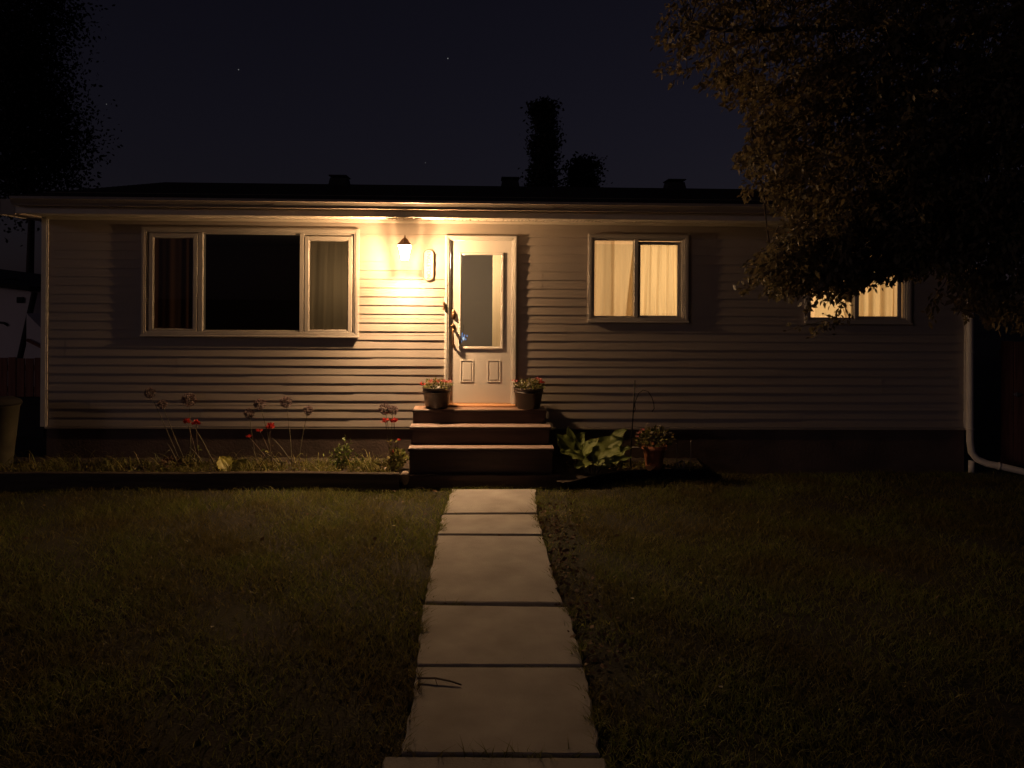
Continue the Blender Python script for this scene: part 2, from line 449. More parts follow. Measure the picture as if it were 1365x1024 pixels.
# gable triangles
RY, RZ = 3.6, at(640, 248.5, 3.6).z
EZ = at(640, 268, GY0).z
sl = (RZ - EZ) / (RY - GY0)
for xx, w in ((XL + .005, .1), (XR - .105, .1)):
    side.add([(xx, .01, ZS + .02), (xx, DEPTH - .01, ZS + .02), (xx, RY, RZ - .06), (xx + w, .01, ZS + .02), (xx + w, DEPTH - .01, ZS + .02), (xx + w, RY, RZ - .06)],
             [(0, 1, 2), (5, 4, 3), (0, 3, 4, 1), (1, 4, 5, 2), (2, 5, 3, 0)])
side.build('side_wall', M['siding'], house)
fd = MB(); fd.box(XL + .05, XR - .05, .008, DEPTH - .05, -.3, ZB - .004)
fd.build('foundation', M['found'], house)
ft = MB(); ft.box(XL + .03, XR - .03, -.012, .006, ZB - .03, ZB - .003, .003); ft.build('starter_strip', M['gutter'], house)

# roof
XG0, XG1 = at(12, 265, GY0).x, XR + .14
def roof():
    mb = MB(); th = .05
    y0, z0 = GY0 + .075, EZ + .012
    y2 = 2 * RY - y0
    mb.prism_x([(y0, z0), (RY, RZ), (y2, z0), (y2, z0 - th), (RY, RZ - th), (y0, z0 - th)], XG0 + .05, XG1 - .02)
    return mb
rf = roof().build('roof', M['roof'], house)
# shingle courses: thin strips laid on the front slope
sh = MB()
ny = 26
for i in range(ny):
    ya = GY0 + .08 + (RY - GY0 - .1) * i / ny; yb = ya + (RY - GY0 - .1) / ny + .012
    za = EZ + .012 + (RZ - EZ - .012) * (ya - GY0 - .075) / (RY - GY0 - .075); zb = EZ + .012 + (RZ - EZ - .012) * (yb - GY0 - .075) / (RY - GY0 - .075)
    sh.quad((XG0 + .05, ya, za + .014), (XG1 - .02, ya, za + .014), (XG1 - .02, yb, zb + .006), (XG0 + .05, yb, zb + .006))
    sh.quad((XG0 + .05, ya, za), (XG1 - .02, ya, za), (XG1 - .02, ya, za + .014), (XG0 + .05, ya, za + .014))
sh.build('shingle_courses', M['roof'], rf)
for px in (452, 680, 900):
    p = at(px, 249, RY - .35); q = at(px + 26, 249, RY - .35); w = q.x - p.x
    v = MB(); zb = RZ - .07
    v.add([(p.x - w / 2, RY - .5, zb - .05), (p.x + w / 2, RY - .5, zb - .05), (p.x + w / 2, RY - .1, zb), (p.x - w / 2, RY - .1, zb),
           (p.x - w * .4, RY - .46, zb + .12), (p.x + w * .4, RY - .46, zb + .12), (p.x + w * .4, RY - .14, zb + .145), (p.x - w * .4, RY - .14, zb + .145)],
          [(0, 1, 2, 3), (4, 7, 6, 5), (0, 4, 5, 1), (1, 5, 6, 2), (2, 6, 7, 3), (3, 7, 4, 0)])
    v.box(p.x - w * .46, p.x + w * .46, RY - .5, RY - .1, zb + .146, zb + .165, .006)
    v.build('roof_vent', M['vent'], rf)
# K-style gutter
gz1, gz0 = EZ, at(640, 279.5, GY0).z
gw = -(GY0 - GY1)
prof = [(GY1, gz1 - .004), (GY1, gz0), (GY1 - gw * .62, gz0), (GY1 - gw * .66, gz0 + .018), (GY1 - gw * .93, gz1 - .035), (GY0, gz1 - .03), (GY0, gz1), (GY0 + .012, gz1), (GY0 + .012, gz1 - .012)]
inner = [(GY0 + .014, gz1 - .028), (GY1 - gw * .62, gz0 + .02), (GY1 - gw * .58, gz0 + .004), (GY1 - .003, gz0 + .004), (GY1 - .003, gz1 - .004)]
g = MB(); g.prism_x(prof + inner, XG0, XG1)
for xx in (XG0 + 2.95, XG0 + 6.1, XG0 + 9.2):                 # joint bands
    g.prism_x([(y - (.002 if y < GY1 - .01 else 0), z - (.002 if z < gz0 + .01 else 0)) for y, z in prof[1:7]], xx, xx + .06, cap=False)
k = XG0 + .35
while k < XG1:                                                # hidden-hanger screws and straps
    g.box(k, k + .02, GY0 + .004, GY1 - .004, gz1 - .006, gz1 + .003)
    k += .62
g.build('gutter', M['gutter'], house)
fa = MB(); fa.box(XL - .03, XR + .1, GY1 + .002, GY1 + .024, ZS - .012, gz1 - .012, .003); fa.build('fascia', M['soffit'], house)
# ribbed soffit with rows of vent holes
so = MB(); x = XL - .03; k = 0
while x < XR + .1:
    x2 = min(x + .1, XR + .1)
    so.box(x + .001, x2 - .006, GY1 + .026, -.03, ZS, ZS + .012, .002); x = x2; k += 1
so.box(XL - .03, XR + .1, GY1 + .026, -.02, ZS + .013, ZS + .02)
so.build('soffit', M['soffit'], house)
fz = MB(); fz.box(XL + .05, XR - .05, -.045, -.018, ZS - .034, ZS - .001, .004); fz.box(XL + .05, XR - .05, -.0445, -.03, ZS - .038, ZS - .0345)
fz.build('frieze_trim', M['soffit'], house)
# eave return at the gable end, and corner posts
er = MB(); er.box(XL - .2, XL - .005, GY1 + .03, 1.6, ZS - .02, ZS + .012, .004); er.box(XL - .2, XL - .034, GY1 + .005, GY1 + .028, ZS - .025, gz1 - .02, .003)
er.box(XL - .225, XL - .202, GY1 + .005, 1.6, ZS - .03, gz1 - .03, .003)
er.build('eave_return', M['gutter'], house)
for xx, s in ((XL, 1), (XR, -1)):
    cp = MB()
    cp.box(xx - .012 * s, xx + .05 * s, -.024, .06, ZB - .004, ZS - .002, .003)
    cp.box(xx + .0505 * s, xx + .068 * s, -.019, .02, ZB - .004, ZS - .002, .003)
    cp.build('corner_post', M['trim'], house)
# right-hand downpipe with its long outlet across the lawn
DPX = at(1293, 500, -.06).x
dp = MB()
zc = at(1293, 598, -.06).z
outlet = [at(1293, 330, -.06), at(1293, 440, -.06), at(1293, 560, -.06), at(1293, 588, -.06), at(1295, 603, -.07), at(1302, 612, -.1), at(1315, 618, -.15)]
outlet = [Vector((DPX, -.065, ZS - .02))] + outlet + [at(1330, 621, -.2), at(1365, 629, -.3), at(1440, 645, -.5)]
dp.tube(outlet, .042, n=14)
dpo = dp.build('downpipe', M['trim'], house, True)
b = MB()
for py in (572, 470): 
    q = at(1293, py, -.065); b = MB(); b.lathe([(.046, -.012), (.0475, -.008), (.0475, .008), (.046, .012)], q, 14); b.build('pipe_joint', M['trim'], dpo, True)
q0, q1 = at(1330, 621, -.2), at(1333, 621.7, -.207)
b = MB(); b.tube([q0, q1], .0475, n=14)
b.build('pipe_joint', M['trim'], dpo, True)
st = MB(); q = at(1295, 612, -.03); st.tube([(q.x, -.03, q.z - .02), (q.x, -.03, -.05)], .036, n=12); st.build('drain_stub', M['trim'], house, True)
el = MB()
el.tube([Vector((DPX, GY1 - .05, gz0 + .005)), Vector((DPX, GY1 - .05, gz0 - .06)), Vector((DPX, -.12, ZS - .14)), Vector((DPX, -.066, ZS - .2))], .04, n=12)
el.build('pipe_elbow', M['trim'], dpo, True)

# ------------------------------------------------------------------ rooms behind the openings
def room(x0, x1, depth, z0, z1, mat, y0=.135):
    mb = MB()
    mb.quad((x0, depth, z0), (x1, depth, z0), (x1, depth, z1), (x0, depth, z1))
    mb.quad((x0, y0, z0), (x0, depth, z0), (x0, depth, z1), (x0, y0, z1))
    mb.quad((x1, y0, z0), (x1, depth, z0), (x1, depth, z1), (x1, y0, z1))
    mb.quad((x0, y0, z0), (x1, y0, z0), (x1, depth, z0), (x0, depth, z0))
    mb.quad((x0, y0, z1), (x1, y0, z1), (x1, depth, z1), (x0, depth, z1))
    return mb
fz_ = DOOR[2]
room(XL + .15, -1.05, 3.6, fz_, ZS - .12, M['room']).build('living_room', M['darkroom'], house)
room(-.95, .95, 2.3, fz_, ZS - .12, M['room']).build('hall_room', M['hallwall'], house)
room(1.02, 3.3, 2.6, fz_, ZS - .12, M['room']).build('bright_room', M['room'], house)
room(3.4, XR - .15, 2.6, fz_, ZS - .12, M['room']).build('bedroom', M['room'], house)
# pale panel at the right of the hall, its colour stands in for a lit doorway
cx0 = at(656.5, 400, 1.1).x
hc = MB(); hc.box(cx0, cx0 + .13, 1.1, 1.14, fz_, fz_ + 2.1, .006); hc.box(cx0 + .131, .94, 1.125, 1.16, fz_, ZS - .13, .004)
hc.build('inner_door', M['cream'], house)

def pt_light(name, loc, power, color, radius, parent=None):
    l = bpy.data.lights.new(name, 'POINT'); l.energy = power; l.color = color; l.shadow_soft_size = radius
    o = bpy.data.objects.new(name, l); col.objects.link(o); o.location = loc
    return o
pt_light('living_room_light', (-1.72, .62, 2.35), 14, (1, .66, .36), .08)  # added fill without a known lamp, brightens the big window's curtains
pt_light('hall_light', (-.35, .55, 2.6), 44, (1, .78, .56), .1)
pt_light('bright_room_light', ((W_ONE[0] + W_ONE[1]) / 2 + .35, 1.6, 2.45), 105, (1, .7, .38), .2)
pt_light('bedroom_light', ((W_TWO[0] + W_TWO[1]) / 2 - .2, 1.75, 2.35), 100, (1, .7, .38), .2)

# ------------------------------------------------------------------ windows
def window(r, panes, sashes, mull):
    x0, x1, z0, z1 = r
    mb = MB()
    mb.frame(x0, x1, z0, z1, .062, -.036, .03, wb=.06, wt=.06)           # outer trim
    mb.frame(x0 + .0125, x1 - .0125, z0 + .0125, z1 - .0125, .03, -.042, -.037)    # raised bead
    mb.frame(x0 + .063, x1 - .063, z0 + .061, z1 - .061, .018, -.016, .1)  # jamb liner
    for xa, xb in mull: mb.box(xa, xb, -.03, .08, z0 + .062, z1 - .062, .003)
    w = mb.build('window', M['wintrim'], house)
    sl_ = MB(); sl_.box(x0 - .006, x1 + .006, -.05, -.037, z0 - .004, z0 + .018, .004); sl_.build('sill', M['wintrim'], w)
    for (xa, xb, za, zb, fw, y) in sashes:
        s = MB(); s.frame(xa, xb, za, zb, fw, y - .02, y + .022, c=.004); s.frame(xa + fw + .0005, xb - fw - .0005, za + fw + .0005, zb - fw - .0005, .008, y - .01, y + .012, c=.002)
        s.build('sash', M['wintrim'], w)
    for (xa, xb, za, zb, y) in panes:
        p = MB(); p.box(xa - .004, xb + .004, y, y + .005, za - .004, zb + .004); p.build('pane', M['glass'], w)
    return w
X = lambda px, py=380, Y=.02: at(px, py, Y).x
Z = lambda py, px=640, Y=.02: at(px, py, Y).z
# picture window: casement, fixed pane, casement
gl = (X(207), X(258.5), Z(437.8, 230), Z(317.8, 230)); gm = (X(272), X(400.5), Z(442, 330), Z(313, 330)); gr_ = (X(413.5), X(464), Z(439.4, 440), Z(321.8, 440))
def sash_of(g, fw, y): return (g[0] - fw - .008, g[1] + fw + .008, g[2] - fw - .008, g[3] + fw + .008, fw, y)
window(W_PIC, [(*gl, -.012), (*gm, .012), (*gr_, -.012)],
       [sash_of(gl, .05, -.012), sash_of(gr_, .05, -.012)],
       [(gl[1] + .066, gm[0] - .001), (gm[1] + .001, gr_[0] - .066)])
for r_, gp_ in ((W_ONE, ((794, 844.5), (854, 903.5), (326, 420.5))), (W_TWO, ((1087.5, 1137), (1146, 1198), (327, 421.5)))):
    mx = sum(gp_[0]) / 2
    ga = (X(gp_[0][0]), X(gp_[0][1]), Z(gp_[2][1], mx), Z(gp_[2][0], mx)); gb = (X(gp_[1][0]), X(gp_[1][1]), ga[2], ga[3])
    window(r_, [(*ga, .03), (*gb, .05)], [sash_of(gb, .032, .045)], [(ga[1], gb[0] - .042)])
# ------------------------------------------------------------------ curtains (hang inside the windows)
def curtain(x0, x1, z0, z1, y, folds, amp, mat, label, lean=0.0, seed=1, gather=0.0):
    r = random.Random(seed); nx = int(folds * 14); nz = 16
    ph = [r.uniform(0, 6.28) for _ in range(6)]; V = []; Fc = []
    for j in range(nz + 1):
        t = j / nz
        for i in range(nx + 1):
            s = i / nx
            ss = s + .10 * math.sin(s * 7 + ph[0]) / 7 * 2
            a = amp * (1 - .25 * t) * (.45 + .55 * abs(math.sin(s * 2.7 + ph[3])))
            yy = y + a * math.sin(2 * math.pi * folds * ss + ph[1] + lean * t * 3) + .35 * a * math.sin(2 * math.pi * folds * 2.3 * ss + ph[2] + lean * 2 * t)
            x = x0 + (x1 - x0) * s + .2 * a * math.cos(2 * math.pi * folds * ss + ph[1]) - lean * (1 - t) * .12 * (1 - s) + gather * (1 - t) * (.5 - s)
            V.append((x, yy, z0 + (z1 - z0) * t))
    for j in range(nz):
        for i in range(nx):
            a = j * (nx + 1) + i; Fc.append((a, a + 1, a + nx + 2, a + nx + 1))
    o = np_mesh('curtain', np.array(V), np.array(Fc), mat, None, True)
    return tag(o, label, 'curtain')
zt, zb_ = ZS - .16, fz_ + .5
curtain(X(196), X(262), zb_, zt, .035, 3, .012, M['curtain_red'], 'dim brown curtain behind the left casement of the big three part window', seed=2)
curtain(X(409), X(468), zb_, zt, .035, 4, .012, M['curtain_dim'], 'beige curtain behind the right casement of the big three part window', lean=.8, seed=3)
curtain(X(780), X(849), zb_, zt, .3, 2.2, .055, M['curtain_soft'], 'softly folded lit curtain in the left pane of the window beside the door', seed=5)
curtain(X(849), X(915), zb_, zt, .3, 4.2, .045, M['curtain_lit'], 'narrow pleated lit curtain in the right pane of the window beside the door', lean=1.1, seed=8)
curtain(X(1078), X(1141), zb_, zt, .3, 2, .02, M['curtain_lit'], 'bright lit curtain in the left pane of the window behind the tree branch', seed=9)
curtain(X(1141), X(1210), zb_, zt, .3, 4, .06, M['curtain_lit'], 'shaded lit curtain in the right pane of the window behind the tree branch', seed=10)

# ------------------------------------------------------------------ door
dx0, dx1, dz0, dz1 = DOOR
df = MB()
tw = .05
df.box(dx0, dx0 + tw, -.036, .02, dz0, dz1, .004); df.box(dx1 - tw, dx1, -.036, .02, dz0, dz1, .004); df.box(dx0 + tw, dx1 - tw, -.036, .02, dz1 - tw, dz1, .004)
df.box(dx0 + .008, dx0 + .03, -.042, -.0365, dz0, dz1 - .008, .002); df.box(dx1 - .03, dx1 - .008, -.042, -.0365, dz0, dz1 - .008, .002); df.box(dx0 + .031, dx1 - .031, -.042, -.0365, dz1 - .03, dz1 - .008, .002)
df.box(dx0 + tw - .004, dx0 + tw + .012, -.02, .13, dz0, dz1 - tw, .002); df.box(dx1 - tw - .012, dx1 - tw + .004, -.02, .13, dz0, dz1 - tw, .002); df.box(dx0 + tw + .013, dx1 - tw - .013, -.02, .13, dz1 - tw - .012, dz1 - tw + .004, .002)
df.build('door_frame', M['trim'], house)
LY = -.004                                             # face of the leaf
lx0, lx1, lz0, lz1 = dx0 + tw + .015, dx1 - tw - .015, at(640, 537, LY).z, dz1 - tw - .015
G = (at(613.2, 400, LY).x, at(669.5, 400, LY).x, at(640, 464, LY).z, at(640, 338, LY).z)
leaf = MB()
leaf.box(lx0, G[0], LY, LY + .04, lz0, lz1); leaf.box(G[1], lx1, LY, LY + .04, lz0, lz1)
leaf.box(G[0], G[1], LY, LY + .04, G[3], lz1); leaf.box(G[0], G[1], LY, LY + .04, lz0, G[2])
door = leaf.build('door', M['door'], house)
lf = MB(); lf.frame(G[0] - .012, G[1] + .012, G[2] - .012, G[3] + .012, .022, LY - .014, LY - .001, c=.004); lf.frame(G[0] + .0105, G[1] - .0105, G[2] + .0105, G[3] - .0105, .008, LY - .006, LY + .03, c=.002)
lf.build('glazing_frame', M['door'], door)
pn = MB(); pn.box(G[0] + .012, G[1] - .012, LY + .012, LY + .018, G[2] + .012, G[3] - .012); pn.build('pane', M['glass'], door)
for pa, pb in ((613.7, 631.5), (649.5, 667.5)):
    a, b_, z0, z1 = at(pa, 480, LY).x, at(pb, 480, LY).x, at(640, 509.5, LY).z, at(640, 480, LY).z
    p = MB(); p.frame(a, b_, z0, z1, .014, LY - .005, LY - .0005, c=.004); p.box(a + .03, b_ - .03, LY - .004, LY - .0005, z0 + .03, z1 - .03, .0055)
    p.build('door_panel', M['door'], door)
q = at(604.6, 419.5, LY)
db = MB()
def disc(mb, c, rx, rz, y0, y1, n=20, taper=.8):
    v = [(c.x + rx * math.cos(t), y0, c.z + rz * math.sin(t)) for t in [2 * math.pi * k / n for k in range(n)]]
    v += [(c.x + rx * taper * math.cos(t), y1, c.z + rz * taper * math.sin(t)) for t in [2 * math.pi * k / n for k in range(n)]]
    mb.add(v, [tuple(range(n))] + [tuple(range(n, 2 * n))] + [(k, (k + 1) % n, n + (k + 1) % n, n + k) for k in range(n)])
disc(db, q, .032, .062, LY - .0005, LY - .016); disc(db, q + Vector((0, 0, -.006)), .018, .03, LY - .0165, LY - .034)
db.build('deadbolt', M['bronze'], door, True)
hd = MB(); q = at(604, 436, LY); q2 = at(604.6, 461, LY)
disc(hd, q, .028, .045, LY - .0005, LY - .012); disc(hd, q2, .018, .026, LY - .0005, LY - .012)
hd.tube([(q.x, LY - .012, q.z - .01), (q.x, LY - .05, q.z - .03), (q.x, LY - .06, q.z - .08), (q2.x, LY - .055, (q.z + q2.z) / 2 - .04), (q2.x, LY - .03, q2.z + .02), (q2.x, LY - .012, q2.z)], .013, .01, n=8)
hd.tube([(q.x - .012, LY - .014, q.z + .012), (q.x - .012, LY - .06, q.z + .016)], .011, n=8)
hd.build('door_handle', M['bronze'], door, True)
th = MB(); tz0 = dz0 - .012
th.box(dx0 + .006, dx1 - .006, -.15, .14, at(640, 546.2, -.37).z - .02, at(640, 546.2, -.37).z + .022, .008); th.build('threshold', M['sillwood'], house)
bell = MB(); q = at(592.2, 408, -.04); bell.box(q.x - .016, q.x + .012, -.062, -.043, q.z - .05, q.z + .05, .008); disc(bell, Vector((q.x - .002, 0, q.z)), .007, .007, -.0625, -.066, 10)
bell.build('doorbell', M['bronze'], house)

# small blue-white glowing shape behind the door glass
q = at(617.5, 450, .105)
nl = empty('night_light', (q.x, q.y, q.z - .1), 'small blue and white glowing ornament behind the lower left of the door glass', 'ornament')
mb = MB()
for k in range(9):
    a = k * 2.4; rr = .012 + .005 * k
    c = q + Vector((rr * math.cos(a), .004 * math.sin(k * 3), rr * 1.15 * math.sin(a)))
    mb.lathe([(.001, -.016), (.009, -.006), (.009, .006), (.001, .016)], c, 5)
mb.build('blue_petals', M['nightlight'], nl)
mb = MB(); mb.lathe([(.001, -.025), (.013, -.012), (.015, .004), (.001, .02)], q + Vector((.004, -.012, -.01)), 7); mb.lathe([(.001, -.01), (.009, 0), (.001, .01)], q + Vector((-.028, -.008, .032)), 6)
mb.build('white_petals', M['nightlight_white'], nl)
mb = MB(); mb.tube([q + Vector((0, .012, -.05)), q + Vector((0, .014, .16))], .003, n=5); mb.build('cord', M['iron'], nl)

# ------------------------------------------------------------------ lantern
LY_ = -.31
LP = at(539.5, 333, LY_)
lan = empty('wall_lantern', (LP.x, -.02, LP.z - .1), 'lit copper coach lantern on the siding left of the door', 'lantern')
c = Vector((LP.x, LY_, 0)); zt_, zg1, zg0 = at(539.5, 315, LY_).z, at(539.5, 326.5, LY_).z, at(539.5, 347.5, LY_).z
RT_ = .082
bp = MB(); disc(bp, Vector((LP.x, 0, LP.z + .0)), .045, .075, -.018, -.034, 18); bp.build('backplate', M['copper'], lan)
ar = MB(); ar.tube([(LP.x, -.03, LP.z + .01), (LP.x, -.07, LP.z + .035), (LP.x, -.11, zg1 + .012), (LP.x, LY_ + RT_ - .012, zg1 + .012)], .008, n=8); ar.build('arm', M['copper'], lan, True)
RT = .082
cap = MB()
cap.lathe([(RT + .014, zg1 - .006), (RT + .014, zg1 + .006), (RT * .82, zg1 + .03), (RT * .45, zg1 + .066), (RT * .2, zg1 + .082), (.002, zg1 + .086)], c, 6)
cpo = cap.build('cap', M['copper'], lan)
fi = MB(); fi.lathe([(.006, zg1 + .08), (.013, zg1 + .092), (.007, zg1 + .102), (.011, zg1 + .112), (.002, zt_ + .005)], c, 10); fi.build('finial', M['copper'], cpo, True)
RB = .042
hexp = [(math.cos(2 * math.pi * (k + .5) / 12), math.sin(2 * math.pi * (k + .5) / 12)) for k in range(12)]
for k in range(12):                                    # panes, clearness made up side by side to shape the light
    (a0, b0), (a1, b1) = hexp[k], hexp[(k + 1) % 12]; q0, q1, w0, w1 = RB - .002, RT - .002, zg0 + .004, zg1 - .006
    az = abs(((360 * (k + 1) / 12 - 90) + 180) % 360 - 180); gi = min(5, int(az / 30 + .01))
    g_ = MB(); g_.quad((c.x + a0 * q0, c.y + b0 * q0, w0), (c.x + a1 * q0, c.y + b1 * q0, w0), (c.x + a1 * q1, c.y + b1 * q1, w1), (c.x + a0 * q1, c.y + b0 * q1, w1))
    g_.build('glass', M['lantern_%d' % gi], lan)
cg = MB()
for k in range(6):
    t = 2 * math.pi * (k + .5) / 6
    cg.tube([(c.x + RB * math.cos(t), c.y + RB * math.sin(t), zg0), (c.x + RT * math.cos(t), c.y + RT * math.sin(t), zg1 - .004)], .0032, n=5)
for k in range(6):
    t, t2 = 2 * math.pi * (k + .5) / 6, 2 * math.pi * (k + 1.5) / 6
    cg.tube([(c.x + RB * math.cos(t), c.y + RB * math.sin(t), zg0), (c.x + RB * math.cos(t2), c.y + RB * math.sin(t2), zg0)], .005, n=5)
cg.build('cage', M['copper'], lan)
BZ = zg0 + .048
ho = MB(); ho.lathe([(.015, BZ + .03), (.02, BZ + .034), (.02, zg1 - .005), (.03, zg1 - .004)], c, 12); ho.build('lamp_holder', M['copper'], lan, True)
bu = MB(); bu.lathe([(.008, BZ - .045), (.014, BZ - .03), (.026, BZ - .004), (.022, BZ + .02), (.002, BZ + .032)], c, 14); bu.build('bulb', M['bulb'], lan, True)
ll = pt_light('lantern_light', (c.x, c.y - .0, BZ), 1280, (1, .62, .32), .035)

# ------------------------------------------------------------------ name plaque
q0, q1 = at(564.2, 332, -.035), at(578.2, 375, -.035)
pcx, pw, pz0, pz1 = (q0.x + q1.x) / 2, (q1.x - q0.x) / 2, q1.z, q0.z
pq = empty('name_plaque', (pcx, -.02, pz0), 'tall white plaque with dark rim and upright lettering between lantern and door', 'plaque')
def pill(mb, w, m, y0, y1):
    n = 12; pts = []
    for k in range(n + 1): t = math.pi * k / n; pts.append((pcx + w * math.cos(t), pz1 - m - (pw - m) + (w) * math.sin(t) * .95))
    for k in range(n + 1): t = math.pi + math.pi * k / n; pts.append((pcx + w * math.cos(t), pz0 + m + (pw - m) + (w) * math.sin(t) * .95))
    N_ = len(pts)
    mb.add([(x, y0, z) for x, z in pts] + [(x, y1, z) for x, z in pts], [tuple(range(N_)), tuple(range(N_, 2 * N_))] + [(k, (k + 1) % N_, N_ + (k + 1) % N_, N_ + k) for k in range(N_)])
mb = MB(); pill(mb, pw, 0, -.019, -.03); mb.build('rim', M['signrim'], pq)
mb = MB(); pill(mb, pw - .009, .009, -.0302, -.033); mb.build('face', M['sign'], pq)
cu = bpy.data.curves.new('txt', 'FONT'); cu.body = 'ENGLETON'; cu.size = .066; cu.align_x = 'CENTER'; cu.align_y = 'CENTER'; cu.extrude = .0008; cu.space_character = 1.02
to = bpy.data.objects.new('txt', cu); col.objects.link(to); bpy.context.view_layer.update()
me = bpy.data.meshes.new_from_object(to.evaluated_get(bpy.context.evaluated_depsgraph_get())); bpy.data.objects.remove(to)
me.transform(Matrix.Translation((pcx, -.0342, (pz0 + pz1) / 2)) @ Matrix.Rotation(R(90), 4, 'Y') @ Matrix.Rotation(R(90), 4, 'X'))
link('lettering', me, M['signtext'], pq)

# ------------------------------------------------------------------ front steps
sx = lambda px, Y, py=600: at(px, py, Y).x
steps = empty('porch_steps', (sx(640, -.5), -.5, 0), 'dark red brown wooden front steps with three treads leading to the door', 'steps')
LZ = at(640, 546.2, -.37).z
YL, Y2, Y1, YP = -.37, -.57, -.76, -.81
def tread(x0, x1, y0, y1, zt, nm='tread', t=.042):
    mb = MB(); n = 2
    w = (y1 - y0 - .004) / n
    tp = MB()
    for i in range(n):
        ya = y0 + i * (w + .004)
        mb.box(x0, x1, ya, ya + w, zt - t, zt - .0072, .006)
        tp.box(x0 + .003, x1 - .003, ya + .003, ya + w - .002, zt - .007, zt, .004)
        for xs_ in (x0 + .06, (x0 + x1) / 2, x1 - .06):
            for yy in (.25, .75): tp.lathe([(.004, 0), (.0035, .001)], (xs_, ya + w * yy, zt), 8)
    o_ = mb.build(nm, M['riser'], steps); tp.build('worn_boards', M['landing' if nm == 'landing' else 'deck'], o_)  # worn tops also painted paler as lit, front edges dark as shade
    return o_
xa, xb = sx(550, YL, 548), sx(728.5, YL, 548)
xa2, xb2 = sx(546, Y2, 570), sx(735, Y2, 570)
xa1, xb1 = sx(543.5, Y1, 599), sx(739, Y1, 599)
zt2, zt1 = at(640, 568.8, Y2).z, at(640, 597.5, Y1).z
tread(xa, xb, YL, -.05, LZ, 'landing'); tread(xa2, xb2, Y2, YL + .02, zt2); tread(xa1, xb1, Y1, Y2 + .02, zt1)
def riser(x0, x1, y, z0, z1, ch=.02):
    mb = MB(); mb.box(x0 + .02, x1 - .02, y + ch, y + ch + .025, z0, z1, .004); mb.build('riser', M['riser'], steps)
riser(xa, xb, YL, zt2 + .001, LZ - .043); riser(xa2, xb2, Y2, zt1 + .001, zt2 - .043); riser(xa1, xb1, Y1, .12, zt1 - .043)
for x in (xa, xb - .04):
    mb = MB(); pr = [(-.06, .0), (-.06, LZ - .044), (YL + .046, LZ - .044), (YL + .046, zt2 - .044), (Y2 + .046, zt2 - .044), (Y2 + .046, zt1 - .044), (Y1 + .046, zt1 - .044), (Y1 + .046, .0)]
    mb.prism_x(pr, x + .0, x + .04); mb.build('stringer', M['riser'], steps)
mb = MB(); mb.box(sx(534, YP, 640), sx(748, YP, 640), YP, Y1 + .015, -.02, at(640, 633, YP).z, .012); mb.build('bottom_step', M['riser'], steps)

# ------------------------------------------------------------------ flower tools
def rosette(mb_leaves, c, r, n, up=.4, size=.6):
    P = np.tile(np.array(c), (n, 1)); T = rng.normal(size=(n, 3)); T[:, 2] = np.abs(T[:, 2]) * .6 + up; T = norm(T)
    V, Fc = leaves_np(P + T * r * .15, T, np.full(n, r) * rng.uniform(.75, 1.1, n), size)
    mb_leaves.append((V, Fc))
def join(lst):
    Vs, Fs, n = [], [], 0
    for V, Fc in lst: Vs.append(V); Fs.append(Fc + n); n += len(V)
    return np.concatenate(Vs), np.concatenate(Fs)
def foliage_ball(c, rad, n, size, zsq=.7, width=.6, upb=.3):
    d = norm(rng.normal(size=(n, 3))); rr = rng.uniform(.25, 1, (n, 1)) ** .6
    P = np.array(c) + d * rr * np.array([rad[0], rad[1], rad[2]])
    T = d + rng.normal(size=(n, 3)) * .6; T[:, 2] += upb
    return leaves_np(P, T, rng.uniform(.6, 1.2, n) * size, width)

def flower_pot(pxa, pxb, pyt, pyb, Y, label, pattern, seed):
    a, b_ = at(pxa, pyt, Y), at(pxb, pyt, Y); cx = (a.x + b_.x) / 2; Rr = (b_.x - a.x) / 2; zt = a.z; zb = LZ
    o = empty('flower_pot', (cx, Y, zb), label, 'flower pot', 'flower pots on the top step')
    mb = MB(); c = (cx, Y, 0)
    mb.lathe([(Rr * .72, zb + .001), (Rr * .75, zb + .004), (Rr * .93, zt - .055), (Rr * .99, zt - .052), (Rr * .99, zt - .048), (Rr * .95, zt - .044), (Rr * .97, zt - .012), (Rr, zt - .01), (Rr, zt), (Rr * .93, zt), (Rr * .9, zt - .03)], c, 32)
    mb.build('pot', M['potplastic'], o, True)
    mb = MB(); mb.lathe([(Rr * .91, zt - .03), (Rr * .5, zt - .02), (.01, zt - .015)], c, 20); mb.build('soil', M['soil'], o)
    Ls = [foliage_ball((cx, Y, zt + .02), (Rr * 1.02, Rr * .9, .075), 330, .038), ]
    V, Fc = join(Ls); V[:, 2] = np.maximum(V[:, 2], zt - .028); np_mesh('foliage', V, Fc, M['potleaf'], o)
    rr = random.Random(seed)
    for (dx, dz, m, r) in pattern:
        r *= 1.15; fl = []
        for k in range(3): rosette(fl, (cx + dx * Rr + rr.uniform(-.02, .02), Y + rr.uniform(-.09, .04), zt + dz + rr.uniform(-.012, .012)), r, 12)
        V, Fc = join(fl); np_mesh('blossom', V, Fc, M[m], o)
flower_pot(562.8, 601.5, 516, 546, -.235, 'dark plastic pot of pink flowers on the landing left of the door',
           [(-.95, .03, 'red', .028), (-.35, .06, 'pink', .03), (.1, .07, 'pink', .026), (.55, .07, 'pink', .034), (.85, .05, 'pink', .028), (-.6, .045, 'white', .022), (.2, .02, 'white', .026)], 1)
flower_pot(684.5, 725, 516.5, 546, -.235, 'dark plastic pot of pale flowers on the landing right of the door',
           [(-.9, .07, 'pink', .024), (-.8, .02, 'white', .024), (-.35, .05, 'white', .022), (0, .03, 'white', .026), (.62, .075, 'pink', .036), (.82, .05, 'red', .03)], 2)

